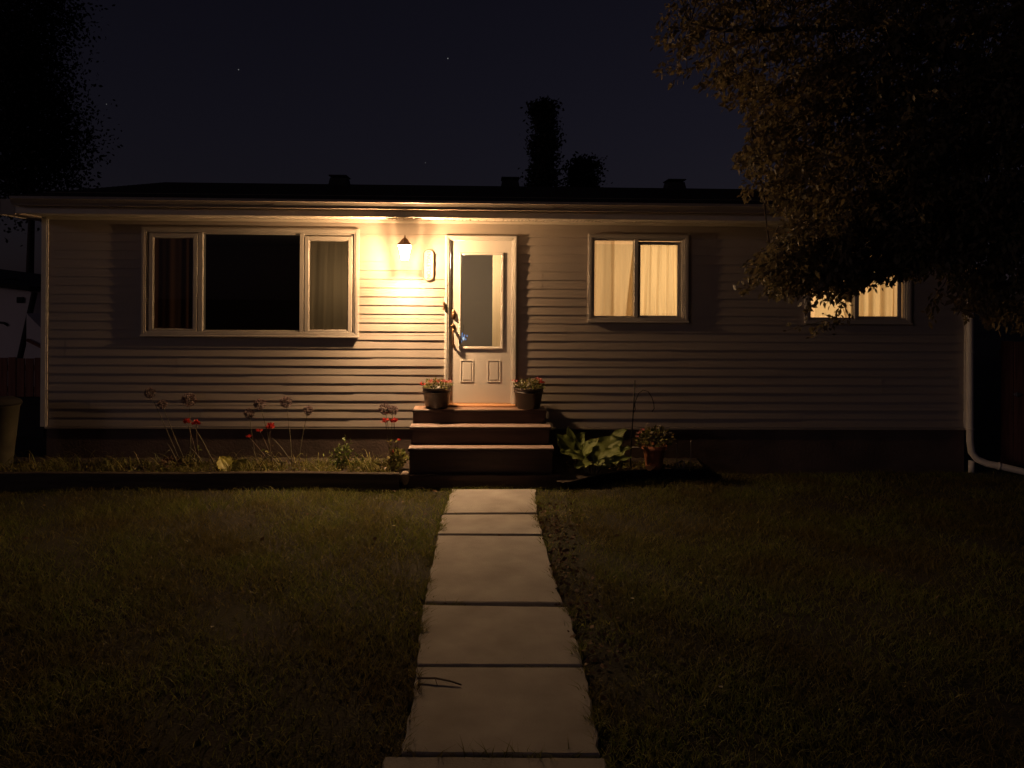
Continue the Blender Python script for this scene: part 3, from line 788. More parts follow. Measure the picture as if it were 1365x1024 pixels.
# ------------------------------------------------------------------ ground, path
def gz(x, y):
    return .012 * math.sin(x * 1.3 + y * .7) + .008 * math.sin(x * 3.1 - y * 2.3)
def gz_np(x, y): return .012 * np.sin(x * 1.3 + y * .7) + .008 * np.sin(x * 3.1 - y * 2.3)
nx, ny = 140, 130
gx = np.concatenate([[-300, -120, -50, -25], np.linspace(-12, 12, nx), [25, 50, 120, 300]]); gy = np.concatenate([[-200, -60, -25], np.linspace(-13, 6, ny), [20, 50, 150, 400]])
GX, GY_ = np.meshgrid(gx, gy); GZ = np.where((np.abs(GX) < 13) & (GY_ < 7) & (GY_ > -14), gz_np(GX, GY_), 0) - .03
V = np.stack([GX, GY_, GZ], -1).reshape(-1, 3); w = len(gx); ii = (np.arange(len(gy) - 1)[:, None] * w + np.arange(w - 1)[None]).reshape(-1)
tag(np_mesh('lawn', V, np.stack([ii, ii + 1, ii + w + 1, ii + w], 1), M['lawn'], None, True), 'dim patchy front lawn before the house', 'lawn', kind='structure')

slabs = [((603, 652), (714, 652), (715.5, 683), (591, 683.5)), ((589.5, 686), (716, 685.5), (723, 712), (585, 711)), ((583.5, 713.5), (723.5, 714.5), (749, 803), (567, 802)),
         ((563.5, 806), (757, 809.5), (777, 886), (557, 885)), ((556, 888.5), (779, 889.5), (801, 1005), (537, 1003)), ((514, 1008), (805, 1010), (850, 1180), (470, 1180))]
PZ = .014
path = empty('path', (0.08, -5, 0), 'pale concrete slab path leading straight to the front steps', 'path', kind='structure')
path_polys = []
for k, s in enumerate(slabs):
    P = [gp(*p, PZ) for p in s]; r_ = random.Random(k + 5)
    edge = []
    for i in range(4):
        a, b_ = P[i], P[(i + 1) % 4]; n = 14
        for j in range(n):
            t = j / n; p = a.lerp(b_, t); am = .006 if i in (1, 3) else .0025
            if j == 0: am = .004
            edge.append(Vector((p.x + r_.gauss(0, am), p.y + r_.gauss(0, am * .5), PZ)))
    n = len(edge); tilt = (r_.uniform(-.003, .003), r_.uniform(-.003, .003)); cc = sum(edge, Vector()) / n
    for e in edge: e.z += tilt[0] * (e.x - cc.x) + tilt[1] * (e.y - cc.y)
    mb = MB(); ins = [cc + (e - cc) * .985 for e in edge]
    mb.v = [tuple(e + Vector((0, 0, -.006))) for e in edge] + [(e.x, e.y, e.z - .09) for e in edge] + [tuple(i_) for i_ in ins]
    mb.f = [tuple(range(2 * n, 3 * n))] + [(i, (i + 1) % n, n + (i + 1) % n, n + i) for i in range(n)] + [(i, (i + 1) % n, 2 * n + (i + 1) % n, 2 * n + i) for i in range(n)]
    mb.build('slab', M['concrete'], path)
    path_polys.append([(e.x, e.y) for e in edge])
def in_poly(x, y, poly):
    ins = np.zeros(len(x), bool); n = len(poly); j = n - 1
    for i in range(n):
        xi, yi = poly[i]; xj, yj = poly[j]
        c_ = ((yi > y) != (yj > y)) & (x < (xj - xi) * (y - yi) / (yj - yi + 1e-12) + xi)
        ins ^= c_; j = i
    return ins

# ------------------------------------------------------------------ beds
EY = -.86                                              # front face of the left edging
ze = at(300, 628.5, EY + .05).z
xe0, xe1 = -7.6, at(532, 640, EY).x
def wedge(xs, ys, zt, t, h, name, mat):
    pass
le = MB(); n = 30; pts = []
for i in range(n + 1):
    t = i / n; x = xe0 + (xe1 - xe0) * t
    pts.append((x, EY + .012 * math.sin(x * 1.3) - .05 * max(0, -4.2 - x) * .4, ze + .006 * math.sin(x * 2.2) ))
for (a, b_) in zip(pts, pts[1:]):
    for q in (): pass
V = []; Fc = []
for (x, y, z) in pts: V += [(x, y, -.1), (x, y - .004, z - .012), (x, y + .008, z), (x, y + .032, z), (x, y + .04, z - .008), (x, y + .04, -.1)]
for i in range(n):
    for k in range(5): Fc.append((i * 6 + k, (i + 1) * 6 + k, (i + 1) * 6 + k + 1, i * 6 + k + 1))
le.add(V, Fc); le.add(V[:6], [tuple(range(6))]); le.add(V[-6:], [tuple(range(6))])
tag(le.build('bed_edging', M['timber']), 'long dark timber edging in front of the left flower bed', 'edging')
# right: low black plastic edging that curves
cpts = [gp(757, 652), gp(775, 649), gp(800, 645), gp(830, 641), gp(870, 638.5), gp(910, 637.5), gp(940, 636.5), gp(944, 630)]
hh = [.07, .085, .105, .115, .115, .105, .095, .08]
V = []; Fc = []
for p, h_ in zip(cpts, hh): V += [(p.x, p.y, -.1), (p.x, p.y, h_ - .012), (p.x, p.y - .01, h_ - .006), (p.x, p.y - .004, h_ + .006), (p.x, p.y + .018, h_ + .006), (p.x, p.y + .022, -.1)]
for i in range(len(cpts) - 1):
    for k in range(5): Fc.append((i * 6 + k, (i + 1) * 6 + k, (i + 1) * 6 + k + 1, i * 6 + k + 1))
mb = MB(); mb.add(V, Fc); mb.add(V[:6], [tuple(range(6))]); mb.add(V[-6:], [tuple(range(6))])
tag(mb.build('bed_edging', M['blackplastic'], None, True), 'low black plastic edging curving round the right flower bed', 'edging')
def soil_z(x, y): return None
def bed(x0, x1, front, zf, zbk, name, label):
    nx_, ny_ = 60, 8; V = []; Fc = []
    for j in range(ny_ + 1):
        t = j / ny_
        for i in range(nx_ + 1):
            x = x0 + (x1 - x0) * i / nx_; yf = front(x); y = yf + (.04 - yf) * t
            V.append((x, y, zf(x) + (zbk - zf(x)) * t + rnd.uniform(-.008, .008)))
    for j in range(ny_):
        for i in range(nx_): a = j * (nx_ + 1) + i; Fc.append((a, a + 1, a + nx_ + 2, a + nx_ + 1))
    tag(np_mesh(name, np.array(V), np.array(Fc), M['soil'], None, True), label, 'soil', kind='structure')
SZL = ze - .03
bed(xe0, sx(545, -.8), lambda x: EY + .035, lambda x: ze - .035, ze - .02, 'bed_soil', 'dark soil of the left flower bed')
def rfront(x):
    for a, b_ in zip(cpts, cpts[1:]):
        if a.x <= x <= b_.x: return a.y + (b_.y - a.y) * (x - a.x) / (b_.x - a.x) + .02
    return cpts[0].y + .02 if x < cpts[0].x else cpts[-1].y
bed(sx(742, -.8), cpts[-2].x, rfront, lambda x: .07, .16, 'bed_soil', 'dark soil of the right flower bed')

# bed ground cover: strappy blades and small leaves, nobody could count it
n = 7000
px_ = rng.uniform(xe0, xe1, n); py_ = rng.uniform(EY + .05, -.25, n)
clump = np.sin(px_ * 6.1) * np.sin(px_ * 2.3 + 1) + .6 * np.sin(px_ * 13 + py_ * 9)
hgt = rng.uniform(.03, .11, n) * (1 + .4 * clump) * np.where(rng.random(n) < .05, 1.6, 1.0)
V1, F1 = blades_np(np.stack([px_, py_, np.full(n, SZL - .01)], 1), hgt, rng.uniform(.2, 1.6, n), rng.uniform(.006, .014, n))
keepb = (clump > rng.normal(-.4, .5, n)); V1, F1 = blades_np(np.stack([px_, py_, np.full(n, SZL - .01)], 1)[keepb], hgt[keepb], rng.uniform(.2, 1.8, n)[keepb], rng.uniform(.005, .012, n)[keepb])
def arcs(n, x0, x1, y0, y1, z, hmin, hmax):
    Vs, Fs = [], []; k = 0
    for i in range(n):
        x, y, h, a, l, w = rng.uniform(x0, x1), rng.uniform(y0, y1), rng.uniform(hmin, hmax), rng.uniform(0, 6.28), rng.uniform(.5, 1.5), rng.uniform(.004, .009)
        dx, dy = math.cos(a), math.sin(a) * .6
        for j in range(6):
            t = j / 5; px0, py0, pz0_ = x + dx * l * h * t, y + dy * l * h * t, z + h * (2.1 * t - 1.5 * t * t); ww = w * (1 - t * .85)
            Vs += [(px0 - dy * ww, py0 + dx * ww, pz0_), (px0 + dy * ww, py0 - dx * ww, pz0_)]
            if j: Fs.append((k + 2 * j - 2, k + 2 * j - 1, k + 2 * j)); Fs.append((k + 2 * j - 1, k + 2 * j + 1, k + 2 * j))
        k += 12
    return np.array(Vs), np.array(Fs)
A1 = arcs(330, xe0, xe1, EY + .12, -.35, SZL - .01, .09, .26)
m_ = 2200
P = np.stack([rng.uniform(xe0, xe1, m_), rng.uniform(EY + .1, -.3, m_), SZL + rng.uniform(0, .04, m_)], 1)
V2, F2 = leaves_np(P, rng.normal(size=(m_, 3)) + np.array([0, -.3, .5]), rng.uniform(.02, .045, m_), .55)
m2 = 750
P = np.stack([rng.uniform(sx(760, -.6), cpts[-2].x - .05, m2), rng.uniform(-.42, -.2, m2), np.full(m2, .1) + rng.uniform(0, .05, m2)], 1)
V3, F3 = leaves_np(P, rng.normal(size=(m2, 3)) + np.array([0, -.3, .5]), rng.uniform(.02, .05, m2), .55)
V, Fc = join([(V1, F1), (V2, F2), (V3, F3), A1])
tag(np_mesh('ground_cover', V, Fc, M['bedleaf']), 'low strappy and leafy ground cover filling the flower beds', 'ground cover', kind='stuff')

# ------------------------------------------------------------------ alliums gone to seed
def bend(a, b_, sag, n=6, side=0.0):
    a, b_ = Vector(a), Vector(b_); return [a.lerp(b_, i / n) + Vector((side * math.sin(math.pi * i / n), 0, sag * math.sin(math.pi * i / n))) for i in range(n + 1)]
AL = [(200, 524, 243, 612, 7.5, -.3, 'pale round allium seed head at the far left of the bed'),
      (216, 539, 250, 614, 6.5, -.3, 'small dark allium seed head just right of the leftmost one'),
      (252, 533, 254, 612, 9.5, -.45, 'largest brown allium seed head standing above a pair of red blooms'),
      (332, 551, 343, 616, 7, -.4, 'lower dull allium seed head left of the brightest red bloom'),
      (346, 539, 362, 614, 8, -.35, 'brown allium seed head leaning above the brightest red bloom'),
      (381, 536, 389, 616, 8, -.35, 'allium seed head on a straight tall stem right of the brightest red bloom'),
      (411, 547, 398, 615, 7, -.25, 'rightmost single allium seed head of the middle cluster'),
      (513, 545, 520, 612, 8, -.45, 'left one of two touching allium seed heads beside the steps'),
      (524, 547, 526, 612, 7, -.4, 'right one of two touching allium seed heads beside the steps')]
for (hx, hy, bx_, by_, rp, Y, lab) in AL:
    hc_ = at(hx, hy, Y); bc = at(bx_, by_, Y - .03); bc.z = SZL - .02; r_ = rp / 112
    o = empty('allium', bc, lab, 'allium', 'allium seed heads in the left bed')
    mb = MB(); mb.tube(bend(bc, hc_, .0, side=rnd.uniform(-.03, .03)), .0045, .0035, n=5); mb.build('stem', M['stem'], o, True)
    n = 170; d = norm(rng.normal(size=(n, 3)))
    d[:, 2] = d[:, 2] * .9 + .05; d = norm(d)
    V, Fc = leaves_np(np.array(hc_) + d * r_ * .35, d + rng.normal(size=(n, 3)) * .12, rng.uniform(.5, .72, n) * r_, .22)
    d2 = norm(rng.normal(size=(n, 3)))
    V2, F2 = leaves_np(np.array(hc_) + d2 * r_ * .78, d2 + rng.normal(size=(n, 3)) * .5, np.full(n, r_ * .3), .8)
    V, Fc = join([(V, Fc), (V2, F2)]); np_mesh('seed_head', V, Fc, M['allium'], o)

# ------------------------------------------------------------------ red blooms on leaning stalks
def bloom_plant(base, blooms, Y, label, leaves=24, extra=()):
    bc = at(*base, Y); bc.z = SZL - .02
    o = empty('red_flower', bc, label, 'flower', 'red flowers in the left bed')
    for (x, y, r_) in blooms:
        c_ = at(x, y, Y + rnd.uniform(-.03, .03))
        mb = MB(); mb.tube(bend(bc, c_, .0, side=rnd.uniform(-.03, .03)), .006, .0045, n=5); mb.build('stem', M['redstem'], o, True)
        fl = []
        for k in range(3): rosette(fl, (c_.x + rnd.uniform(-.012, .012), c_.y - .01 * k, c_.z + rnd.uniform(-.012, .012)), r_, 13, .15, .8)
        V, Fc = join(fl); np_mesh('blossom', V, Fc, M['red'], o)
    for (x0, y0, x1, y1) in extra:
        a, b_ = at(x0, y0, Y - .05), at(x1, y1, Y - .08)
        mb = MB(); mb.tube(bend(a, b_, .02), .007, .003, n=5); mb.build('stalk', M['stem'], o, True)
    n = leaves; t = rng.uniform(.1, .6, n); tops = [np.array(at(x, y, Y)) for x, y, _ in blooms]
    P = np.array([np.array(bc) * (1 - tt) + tops[i % len(tops)] * tt for i, tt in enumerate(t)])
    V, Fc = leaves_np(P, rng.normal(size=(n, 3)) + np.array([0, -.3, .3]), rng.uniform(.03, .07, n), .35); np_mesh('leaves', V, Fc, M['bedleaf'], o)
bloom_plant((268, 616), [(250, 562, .045), (262, 565, .045)], -.48, 'pair of dull red blooms low under the largest allium head', 16, [(285, 618, 259, 570), (236, 617, 222, 590), (270, 618, 252, 596), (240, 620, 266, 616), (226, 600, 214, 614), (262, 616, 245, 605)])
bloom_plant((366, 618), [(360, 570, .055), (346, 574, .035), (332, 583, .03)], -.5, 'brightest red bloom of the bed with smaller buds to its left', 14, [(388, 616, 363, 584), (372, 622, 354, 604), (346, 622, 358, 606), (352, 612, 368, 610), (343, 620, 336, 596)])
bloom_plant((525, 614), [(514, 562, .04), (525, 562, .042), (531, 587, .02), (526, 601, .03)], -.55, 'tall red flower beside the steps with two blooms side by side', 50)

# ------------------------------------------------------------------ leafy plants in the left bed
c_ = at(455, 604, -.5)
o = empty('bushy_plant', (c_.x, c_.y, SZL), 'bushy bright green plant in the bed left of the steps', 'plant')
mb = MB(); Ls = []
for px, py in ((459, 583), (467, 589), (452, 591), (446, 598), (471, 598), (440, 604), (479, 606), (462, 594), (456, 600), (487, 612), (432, 610), (450, 607), (466, 605)):
    a, b_ = Vector((c_.x + rnd.uniform(-.05, .05), c_.y + rnd.uniform(-.08, .08), SZL - .02)), at(px, py, -.5 + rnd.uniform(-.1, .1)); pts = bend(a, b_, .02)
    mb.tube(pts, .005, .003, n=5)
    k = 26; tt = rng.uniform(.2, 1.0, k); A, B_ = np.array(a), np.array(b_)
    P = A + (B_ - A) * tt[:, None] + rng.normal(0, .008, (k, 3)); Ls.append(leaves_np(P, rng.normal(size=(k, 3)) + np.array([0, -.2, .5]), rng.uniform(.03, .065, k), .42))
V, Fc = join(Ls); V[:, 2] = np.maximum(V[:, 2], SZL - .01); np_mesh('foliage', V, Fc, M['greenleaf'], o)
mb.build('stems', M['stem'], o, True)
c_ = at(530, 611, -.62)
o = empty('bushy_plant', (c_.x, c_.y, SZL), 'dark low leafy plant at the foot of the steps, left side', 'plant')
V, Fc = foliage_ball((c_.x, c_.y, c_.z), (.11, .09, .09), 170, .06); V[:, 2] = np.maximum(V[:, 2], SZL - .01); np_mesh('foliage', V, Fc, M['bedleaf'], o)
mb = MB(); mb.tube([(c_.x, c_.y, SZL - .03), (c_.x, c_.y, c_.z + .04)], .007, .004); mb.build('stems', M['stem'], o)
c_ = at(228, 617, -.55)
o = empty('bushy_plant', (c_.x, c_.y, SZL), 'low reddish brown leafy plant at the left end of the bed', 'plant')
V, Fc = foliage_ball((c_.x, c_.y, c_.z - .01), (.13, .1, .07), 150, .045); V[:, 2] = np.maximum(V[:, 2], SZL - .01); np_mesh('foliage', V, Fc, M['litter'], o)
mb = MB(); mb.tube([(c_.x, c_.y, SZL - .03), (c_.x, c_.y, c_.z + .03)], .007, .004); mb.build('stems', M['stem'], o)

def broad_leaf(base, tip, width, mat, parent, name='leaf', ruffle=.06, cup=.2, seed=0, normal=Vector((0, -.6, .8)), nu=14, nv=12, rib=.028):
    base, tip = Vector(base), Vector(tip); r_ = random.Random(seed)
    ax = (tip - base); L_ = ax.length; ax.normalize(); s = ax.cross(normal).normalized(); nn = s.cross(ax)
    ph = r_.uniform(0, 6); V = []; Fc = []
    for i in range(nu + 1):
        u = i / nu; wd = width * .5 * (math.sin(math.pi * min(1, u ** .72)) ** .8 + .02) 
        for j in range(nv + 1):
            v = (j / nv - .5) * 2
            e = abs(v) ** 3
            z = cup * width * .5 * v * v - .18 * L_ * (u - .35) ** 2 * 1.3 + e * ruffle * width * math.sin(u * 17 + ph + (2 if v > 0 else 0)) + rib * width * math.cos(v * math.pi * 4) * (1 - e)
            V.append(base + ax * (u * L_ + e * .04 * L_ * math.sin(u * 13 + ph)) + s * (v * wd) + nn * z)
    for i in range(nu):
        for j in range(nv): a = i * (nv + 1) + j; Fc.append((a, a + 1, a + nv + 2, a + nv + 1))
    mb = MB(); mb.add(V, Fc); return mb.build(name, mat, parent, True)
c_ = at(302, 624, -.66)
o = empty('broad_leaf_plant', (c_.x, c_.y, SZL), 'broad yellow green leaf low in the middle of the left bed', 'plant')
broad_leaf(at(307, 628, -.66), at(293, 607, -.6), .21, M['yellowleaf'], o, seed=2, normal=Vector((.5, -.7, .5)).normalized())
broad_leaf(at(310, 628, -.64), at(329, 613, -.62), .15, M['yellowleaf'], o, seed=3, normal=Vector((.1, -1, .4)))
mb = MB(); mb.tube([(c_.x, c_.y + .02, SZL - .03), at(306, 626, -.64)], .005); mb.build('stalk', M['stem'], o)
for px, py, r_, lab in ((548, 633, .055, 'pale stone in the gap between edging and steps'), (505, 624, .06, 'flat brown stone lying in the bed near the steps'), (357, 646, .03, 'small pale stone on the grass under the timber edging')):
    pass
def stone(p, rx, ry, rz, label):
    V = []; Fc = []; n = 12; m = 7; r_ = random.Random(int(p.x * 1000))
    for i in range(m + 1):
        for j in range(n):
            a, b_ = math.pi * i / m, 2 * math.pi * j / n; k = 1 + .16 * math.sin(3 * b_ + a * 2 + r_.random()) 
            V.append((p.x + rx * k * math.sin(a) * math.cos(b_), p.y + ry * k * math.sin(a) * math.sin(b_), p.z + rz * math.cos(a)))
    for i in range(m):
        for j in range(n): Fc.append((i * n + j, i * n + (j + 1) % n, (i + 1) * n + (j + 1) % n, (i + 1) * n + j))
    mb = MB(); mb.add(V, Fc); tag(mb.build('stone', M['rock'], None, True), label, 'stone')
p = at(540, 634, -.78); stone(Vector((p.x, p.y, .09)), .06, .05, .085, 'pale stone wedged between the timber edging and the steps')
p = at(505, 621, -.6); stone(Vector((p.x, p.y, SZL + .01)), .11, .08, .03, 'flat brown stone lying in the bed left of the steps')

# ------------------------------------------------------------------ right bed: big leaves, hook, pot, stakes
c_ = at(790, 622, -.55)
o = empty('large_leaf_plant', (c_.x, c_.y, .09), 'large leaved green plant with ruffled leaves right of the steps', 'plant')
BL = [((793, 618), (830, 582), -.52, .36, (-.45, -.7, .55), .08), ((775, 612), (792, 586), -.6, .14, (-.5, -.6, .6), .05), ((765, 606), (742, 578), -.5, .2, (-.35, -.6, .7), .06), ((768, 604), (757, 571), -.42, .17, (-.5, -.7, .5), .04),
      ((776, 606), (797, 584), -.62, .18, (-.4, -.5, .75), .05), ((800, 612), (840, 595), -.62, .19, (-.4, -.45, .8), .1), ((812, 588), (836, 571), -.45, .12, (-.5, -.7, .5), .07), ((780, 612), (748, 600), -.66, .16, (-.3, -.5, .8), .07),
      ((805, 616), (840, 608), -.68, .14, (-.2, -.45, .85), .07), ((788, 616), (766, 622), -.72, .13, (-.2, -.5, .85), .07), ((764, 600), (779, 576), -.38, .18, (-.5, -.75, .4), .05)]
for k, (a, b_, Y, w_, nn, rf_) in enumerate(BL):
    broad_leaf(at(*a, Y), at(*b_, Y - .08), w_, M['bigleaf'], o, seed=k, normal=Vector(nn).normalized(), ruffle=rf_ * 1.7)
    pa = at(*a, Y)
    mb = MB(); mb.tube(bend((c_.x + (pa.x - c_.x) * .25, c_.y, .06), pa, .01), .009, .006, n=6); mb.build('leaf_stalk', M['stem'], o, True)

HY = -.38
hb = at(839.5, 622, HY)
o = empty('plant_hook', (hb.x, HY, .1), 'thin black iron plant hook standing beside the terracotta pot', 'plant hook')
mb = MB(); mb.tube([Vector((hb.x, HY, .02)), at(842, 580, HY), at(844.5, 545, HY), at(846.5, 507, HY)], .0085, .0075, n=8); mb.build('pole', M['iron'], o, True)
mb = MB(); mb.tube([at(844.5, 548, HY - .01), at(847, 535, HY - .01), at(851, 525, HY - .01), at(857, 520, HY - .01), at(864, 522, HY - .01), at(869, 530, HY - .01), at(871.5, 538, HY - .01), at(872, 545, HY - .01), at(869, 549, HY - .01)], .005, n=6)
mb.tube([at(843.5, 552, HY - .012), at(847, 546, HY - .012), at(846.5, 540, HY - .012), at(844.8, 536, HY - .012)], .004, n=6); mb.build('hook_arm', M['iron'], o, True)
mb = MB(); mb.tube([at(840.5, 596, HY), at(853, 596.5, HY - .02), at(864, 598, HY - .04)], .006, n=6); mb.build('foot_bar', M['greymetal'], o, True)

PY = -.42
a, b_ = at(855, 593, PY), at(889, 593, PY); cx = (a.x + b_.x) / 2; Rr = (b_.x - a.x) / 2; zt = a.z; zb = at(870, 619, PY).z
o = empty('terracotta_pot', (cx, PY, zb), 'terracotta pot of pink and white flowers in the right bed', 'flower pot')
mb = MB(); mb.lathe([(Rr * .62, min(zb, .12)), (Rr * .66, zb), (Rr * .84, zt - .05), (Rr * .98, zt - .048), (Rr, zt - .042), (Rr, zt), (Rr * .92, zt), (Rr * .88, zt - .03)], (cx, PY, 0), 28); mb.build('pot', M['terracotta'], o, True)
mb = MB(); mb.lathe([(Rr * .89, zt - .03), (.01, zt - .015)], (cx, PY, 0), 16); mb.build('soil', M['soil'], o)
V, Fc = foliage_ball((cx, PY, zt + .07), (Rr * 1.5, Rr * 1.1, .13), 420, .05); V[:, 2] = np.maximum(V[:, 2], zt - .02); np_mesh('foliage', V, Fc, M['potleaf'], o)
for (px, py, m, r_) in ((852, 578, 'pink', .035), (857, 574, 'pink', .03), (849, 583, 'pink', .03), (863, 566, 'white', .022), (868, 578, 'white', .024), (877, 572, 'white', .026), (886, 579, 'white', .03), (864, 584, 'white', .022), (893, 578, 'white', .02), (878, 568, 'white', .02)):
    fl = []; q = at(px, py, PY - .1); rosette(fl, q, r_, 12); rosette(fl, q + Vector((.01, -.005, .005)), r_ * .8, 10); V, Fc = join(fl); np_mesh('blossom', V, Fc, M[m], o)
for px, pt, lab in ((921, 589, 'thin grey garden stake nearest the right end of the bed'), (902, 592, 'thin dim garden stake just right of the terracotta pot')):
    q = at(px, pt, -.36); o = empty('garden_stake', (q.x, q.y, .1), lab, 'stake', 'garden stakes in the right bed')
    mb = MB(); mb.tube([(q.x, q.y, .03), q], .0055, n=6); mb.build('rod', M['greymetal'], o); mb = MB(); mb.lathe([(.006, -.008), (.011, 0), (.006, .01), (.001, .014)], q, 8); mb.build('knob', M['greymetal'], o, True)
q = at(867, 623, -.5)
mb = MB(); tag(broad_leaf(q + Vector((-.05, 0, -.02)), q + Vector((.05, -.03, .02)), .08, M['orange'], None, 'fallen_leaf', seed=4, normal=Vector((0, -.7, .7))), 'curled orange fallen leaf below the terracotta pot', 'leaf')
q = at(908, 619, -.42); mb = MB(); mb.tube([q + Vector((.038 * math.cos(t), .01 * math.sin(t * 2), .045 * math.sin(t))) for t in [k * .42 - 1.2 for k in range(15)]], .007, n=6)
tag(mb.build('hose_ring', M['greymetal'], None, True), 'small pale ring of wire lying in the right bed', 'wire ring')

# ------------------------------------------------------------------ grass
def scatter(nw, x0, x1, y0, y1):
    return rng.uniform(x0, x1, nw), rng.uniform(y0, y1, nw)
N1 = 360000
gx_, gy_ = scatter(N1, -7.6, 7.6, -6.6, -.02)
N0 = 150000; ex_, ey_ = scatter(N0, -12.5, 12.5, -12.5, -.02); gx_ = np.concatenate([gx_, ex_]); gy_ = np.concatenate([gy_, ey_]); N1 += N0
dd = gy_ + D
infr = (np.abs(gx_ - .03 * dd) < .72 * dd + .2) & (gy_ > -6.6)
keep = np.where(np.arange(N1) < N1 - N0, infr & (rng.random(N1) < np.clip(1.15 - .06 * dd, .5, 1)), ~infr)
bedfront = np.where(gx_ < xe1, EY, np.where(gx_ < sx(748, YP, 640), YP, -.05))
rf_np = np.array([rfront(x) - .03 if cpts[0].x < x < cpts[-1].x else 9 for x in gx_])
bedfront = np.where(rf_np < 5, rf_np, bedfront)
edgej = rng.normal(0, .022, N1)
keep &= gy_ < bedfront - .004 + np.where(gx_ < xe1, 0, 0)
for poly in path_polys: keep &= ~in_poly(gx_ + edgej, gy_, poly)
# worn strip along the right side of the path
pcr = np.array([p for poly in path_polys for p in poly])
strip = (gx_ > .45) & (gx_ < .45 + .42) & (gy_ < -1.3) & (gy_ > -5.2)
keep &= ~(strip & (rng.random(N1) < .62))
patch = np.sin(gx_ * 2.3 + 1.2 * np.sin(gy_ * 1.9)) * np.sin(gy_ * 2.9 + gx_ * .8) + .5 * np.sin(gx_ * 7 + gy_ * 5)
keep &= rng.random(N1) < np.clip(.75 + .45 * patch, .18, 1)
gx_, gy_, patch, inf2 = gx_[keep], gy_[keep], patch[keep], infr[keep]
n = len(gx_)
hgt = rng.uniform(.022, .05, n) * (1 + .25 * patch) * np.where(rng.random(n) < .03, 1.6, 1)
V, Fc = blades_np(np.stack([gx_, gy_, gz_np(gx_, gy_) - .034], 1), hgt + .02, rng.uniform(.4, 1.9, n), rng.uniform(.004, .008, n) * np.where(inf2, 1, 2.2))
eg = []                                                # longer tufts leaning over the slab edges
for poly in path_polys:
    pa = np.array(poly); m0 = len(pa) // 4
    for sel in (slice(m0, 2 * m0), slice(3 * m0, 4 * m0)):
        e_ = pa[sel]; k_ = 380
        j_ = rng.integers(0, len(e_) - 1, k_); f_ = rng.random((k_, 1)); q_ = e_[j_] * (1 - f_) + e_[j_ + 1] * f_
        kp = (np.sin(q_[:, 1] * 9 + q_[:, 0] * 4) + np.sin(q_[:, 1] * 23)) > rng.normal(.3, .5, k_)
        eg.append(q_[kp] + np.stack([rng.normal(0, .018, k_), rng.normal(0, .01, k_)], 1)[kp])
eg = np.concatenate(eg); k_ = len(eg)
V2, F2 = blades_np(np.stack([eg[:, 0], eg[:, 1], np.full(k_, -.02)], 1), rng.uniform(.05, .095, k_), rng.uniform(.6, 1.5, k_), rng.uniform(.004, .007, k_))
V, Fc = join([(V, Fc), (V2, F2)])
tag(np_mesh('grass', V, Fc, M['grass']), 'short uneven grass of the front lawn', 'grass', kind='stuff')
# leaf litter along the right edge of the path
n = 520
ly = rng.uniform(-5.2, -1.5, n); lx = .5 + np.abs(rng.normal(0, .16, n)) + rng.normal(0, .03, n)
n += 170; lx = np.concatenate([lx, rng.uniform(-4.5, 4.8, 170)]); ly = np.concatenate([ly, rng.uniform(-5.8, -1.0, 170)])
onp = np.zeros(n, bool)
for poly in path_polys: onp |= in_poly(lx, ly, poly)
kl = ~onp | (rng.random(n) < .1); lx, ly = lx[kl], ly[kl]; n = len(lx)
V, Fc = leaves_np(np.stack([lx, ly, .005 + rng.uniform(0, .02, n)], 1), rng.normal(size=(n, 3)) * np.array([1, 1, .35]), rng.uniform(.02, .055, n), .6)
tag(np_mesh('leaf_litter', V, Fc, M['litter']), 'dry brown leaf litter along the right edge of the path', 'leaf litter', kind='stuff')
a, b_ = gp(556, 904, .03), gp(615, 913, .022)
mb = MB(); m1 = gp(580, 904, .035); mb.tube([a, m1, gp(600, 908, .03), b_], .006, .004, n=6); mb.tube([m1, gp(583, 914, .022)], .003, .002, n=5)
tag(mb.build('twig', M['twig'], None, True), 'thin dark twig lying across the path slab nearest the camera', 'twig')
for px, py, lab in ((525, 701, 'tiny pale daisy in the lit lawn left of the path'), (843, 798, 'tiny pale daisy in the dark lawn right of the path'), (961, 916, 'tiny pale daisy nearest the lower right corner of the lawn'), (283, 836, 'tiny pale daisy in the dark lawn far left of the path')):
    q = gp(px, py, .045); o = empty('daisy', (q.x, q.y, 0), lab, 'daisy', 'daisies scattered in the lawn')
    k = 12; T = np.array([[math.cos(6.283 * i / k), math.sin(6.283 * i / k), .35] for i in range(k)]); V, Fc = leaves_np(np.tile(np.array(q), (k, 1)), T, np.full(k, .014), .5); np_mesh('petals', V, Fc, M['daisy'], o)
    mb = MB(); mb.lathe([(.004, 0), (.003, .003), (.001, .004)], q, 8); mb.build('centre', M['daisy_centre'], o); mb = MB(); mb.tube([(q.x, q.y, -.02), q], .0012, n=4); mb.build('stem', M['stem'], o)

# ------------------------------------------------------------------ the tree at the right
OUT = [(866, -80), (862, 0), (869, 55), (866, 95), (889, 112), (914, 128), (949, 131), (966, 141), (990, 152), (985, 166), (1000, 185), (992, 200), (966, 222), (985, 235), (990, 255), (1003, 268), (1028, 278), (1052, 291),
       (1027, 308), (1042, 325), (1008, 333), (990, 345), (992, 368), (1013, 390), (1040, 396), (1069, 392), (1088, 400), (1108, 404), (1135, 394), (1146, 386), (1185, 378), (1215, 372), (1240, 370), (1262, 380), (1258, 398), (1290, 430), (1330, 452), (1420, 462), (1560, 440), (1560, -80)]
tree = empty('leafy_tree', (6.4, -2.85, 0), 'large leafy tree reaching over the right window from the right edge', 'tree')
TC = np.array([5.6, -3.1, 5.0]); TR = np.array([4.6, 1.0, 3.5])
N2 = 11500
d = norm(rng.normal(size=(N2, 3))); rr = rng.uniform(0, 1, (N2, 1)) ** .45
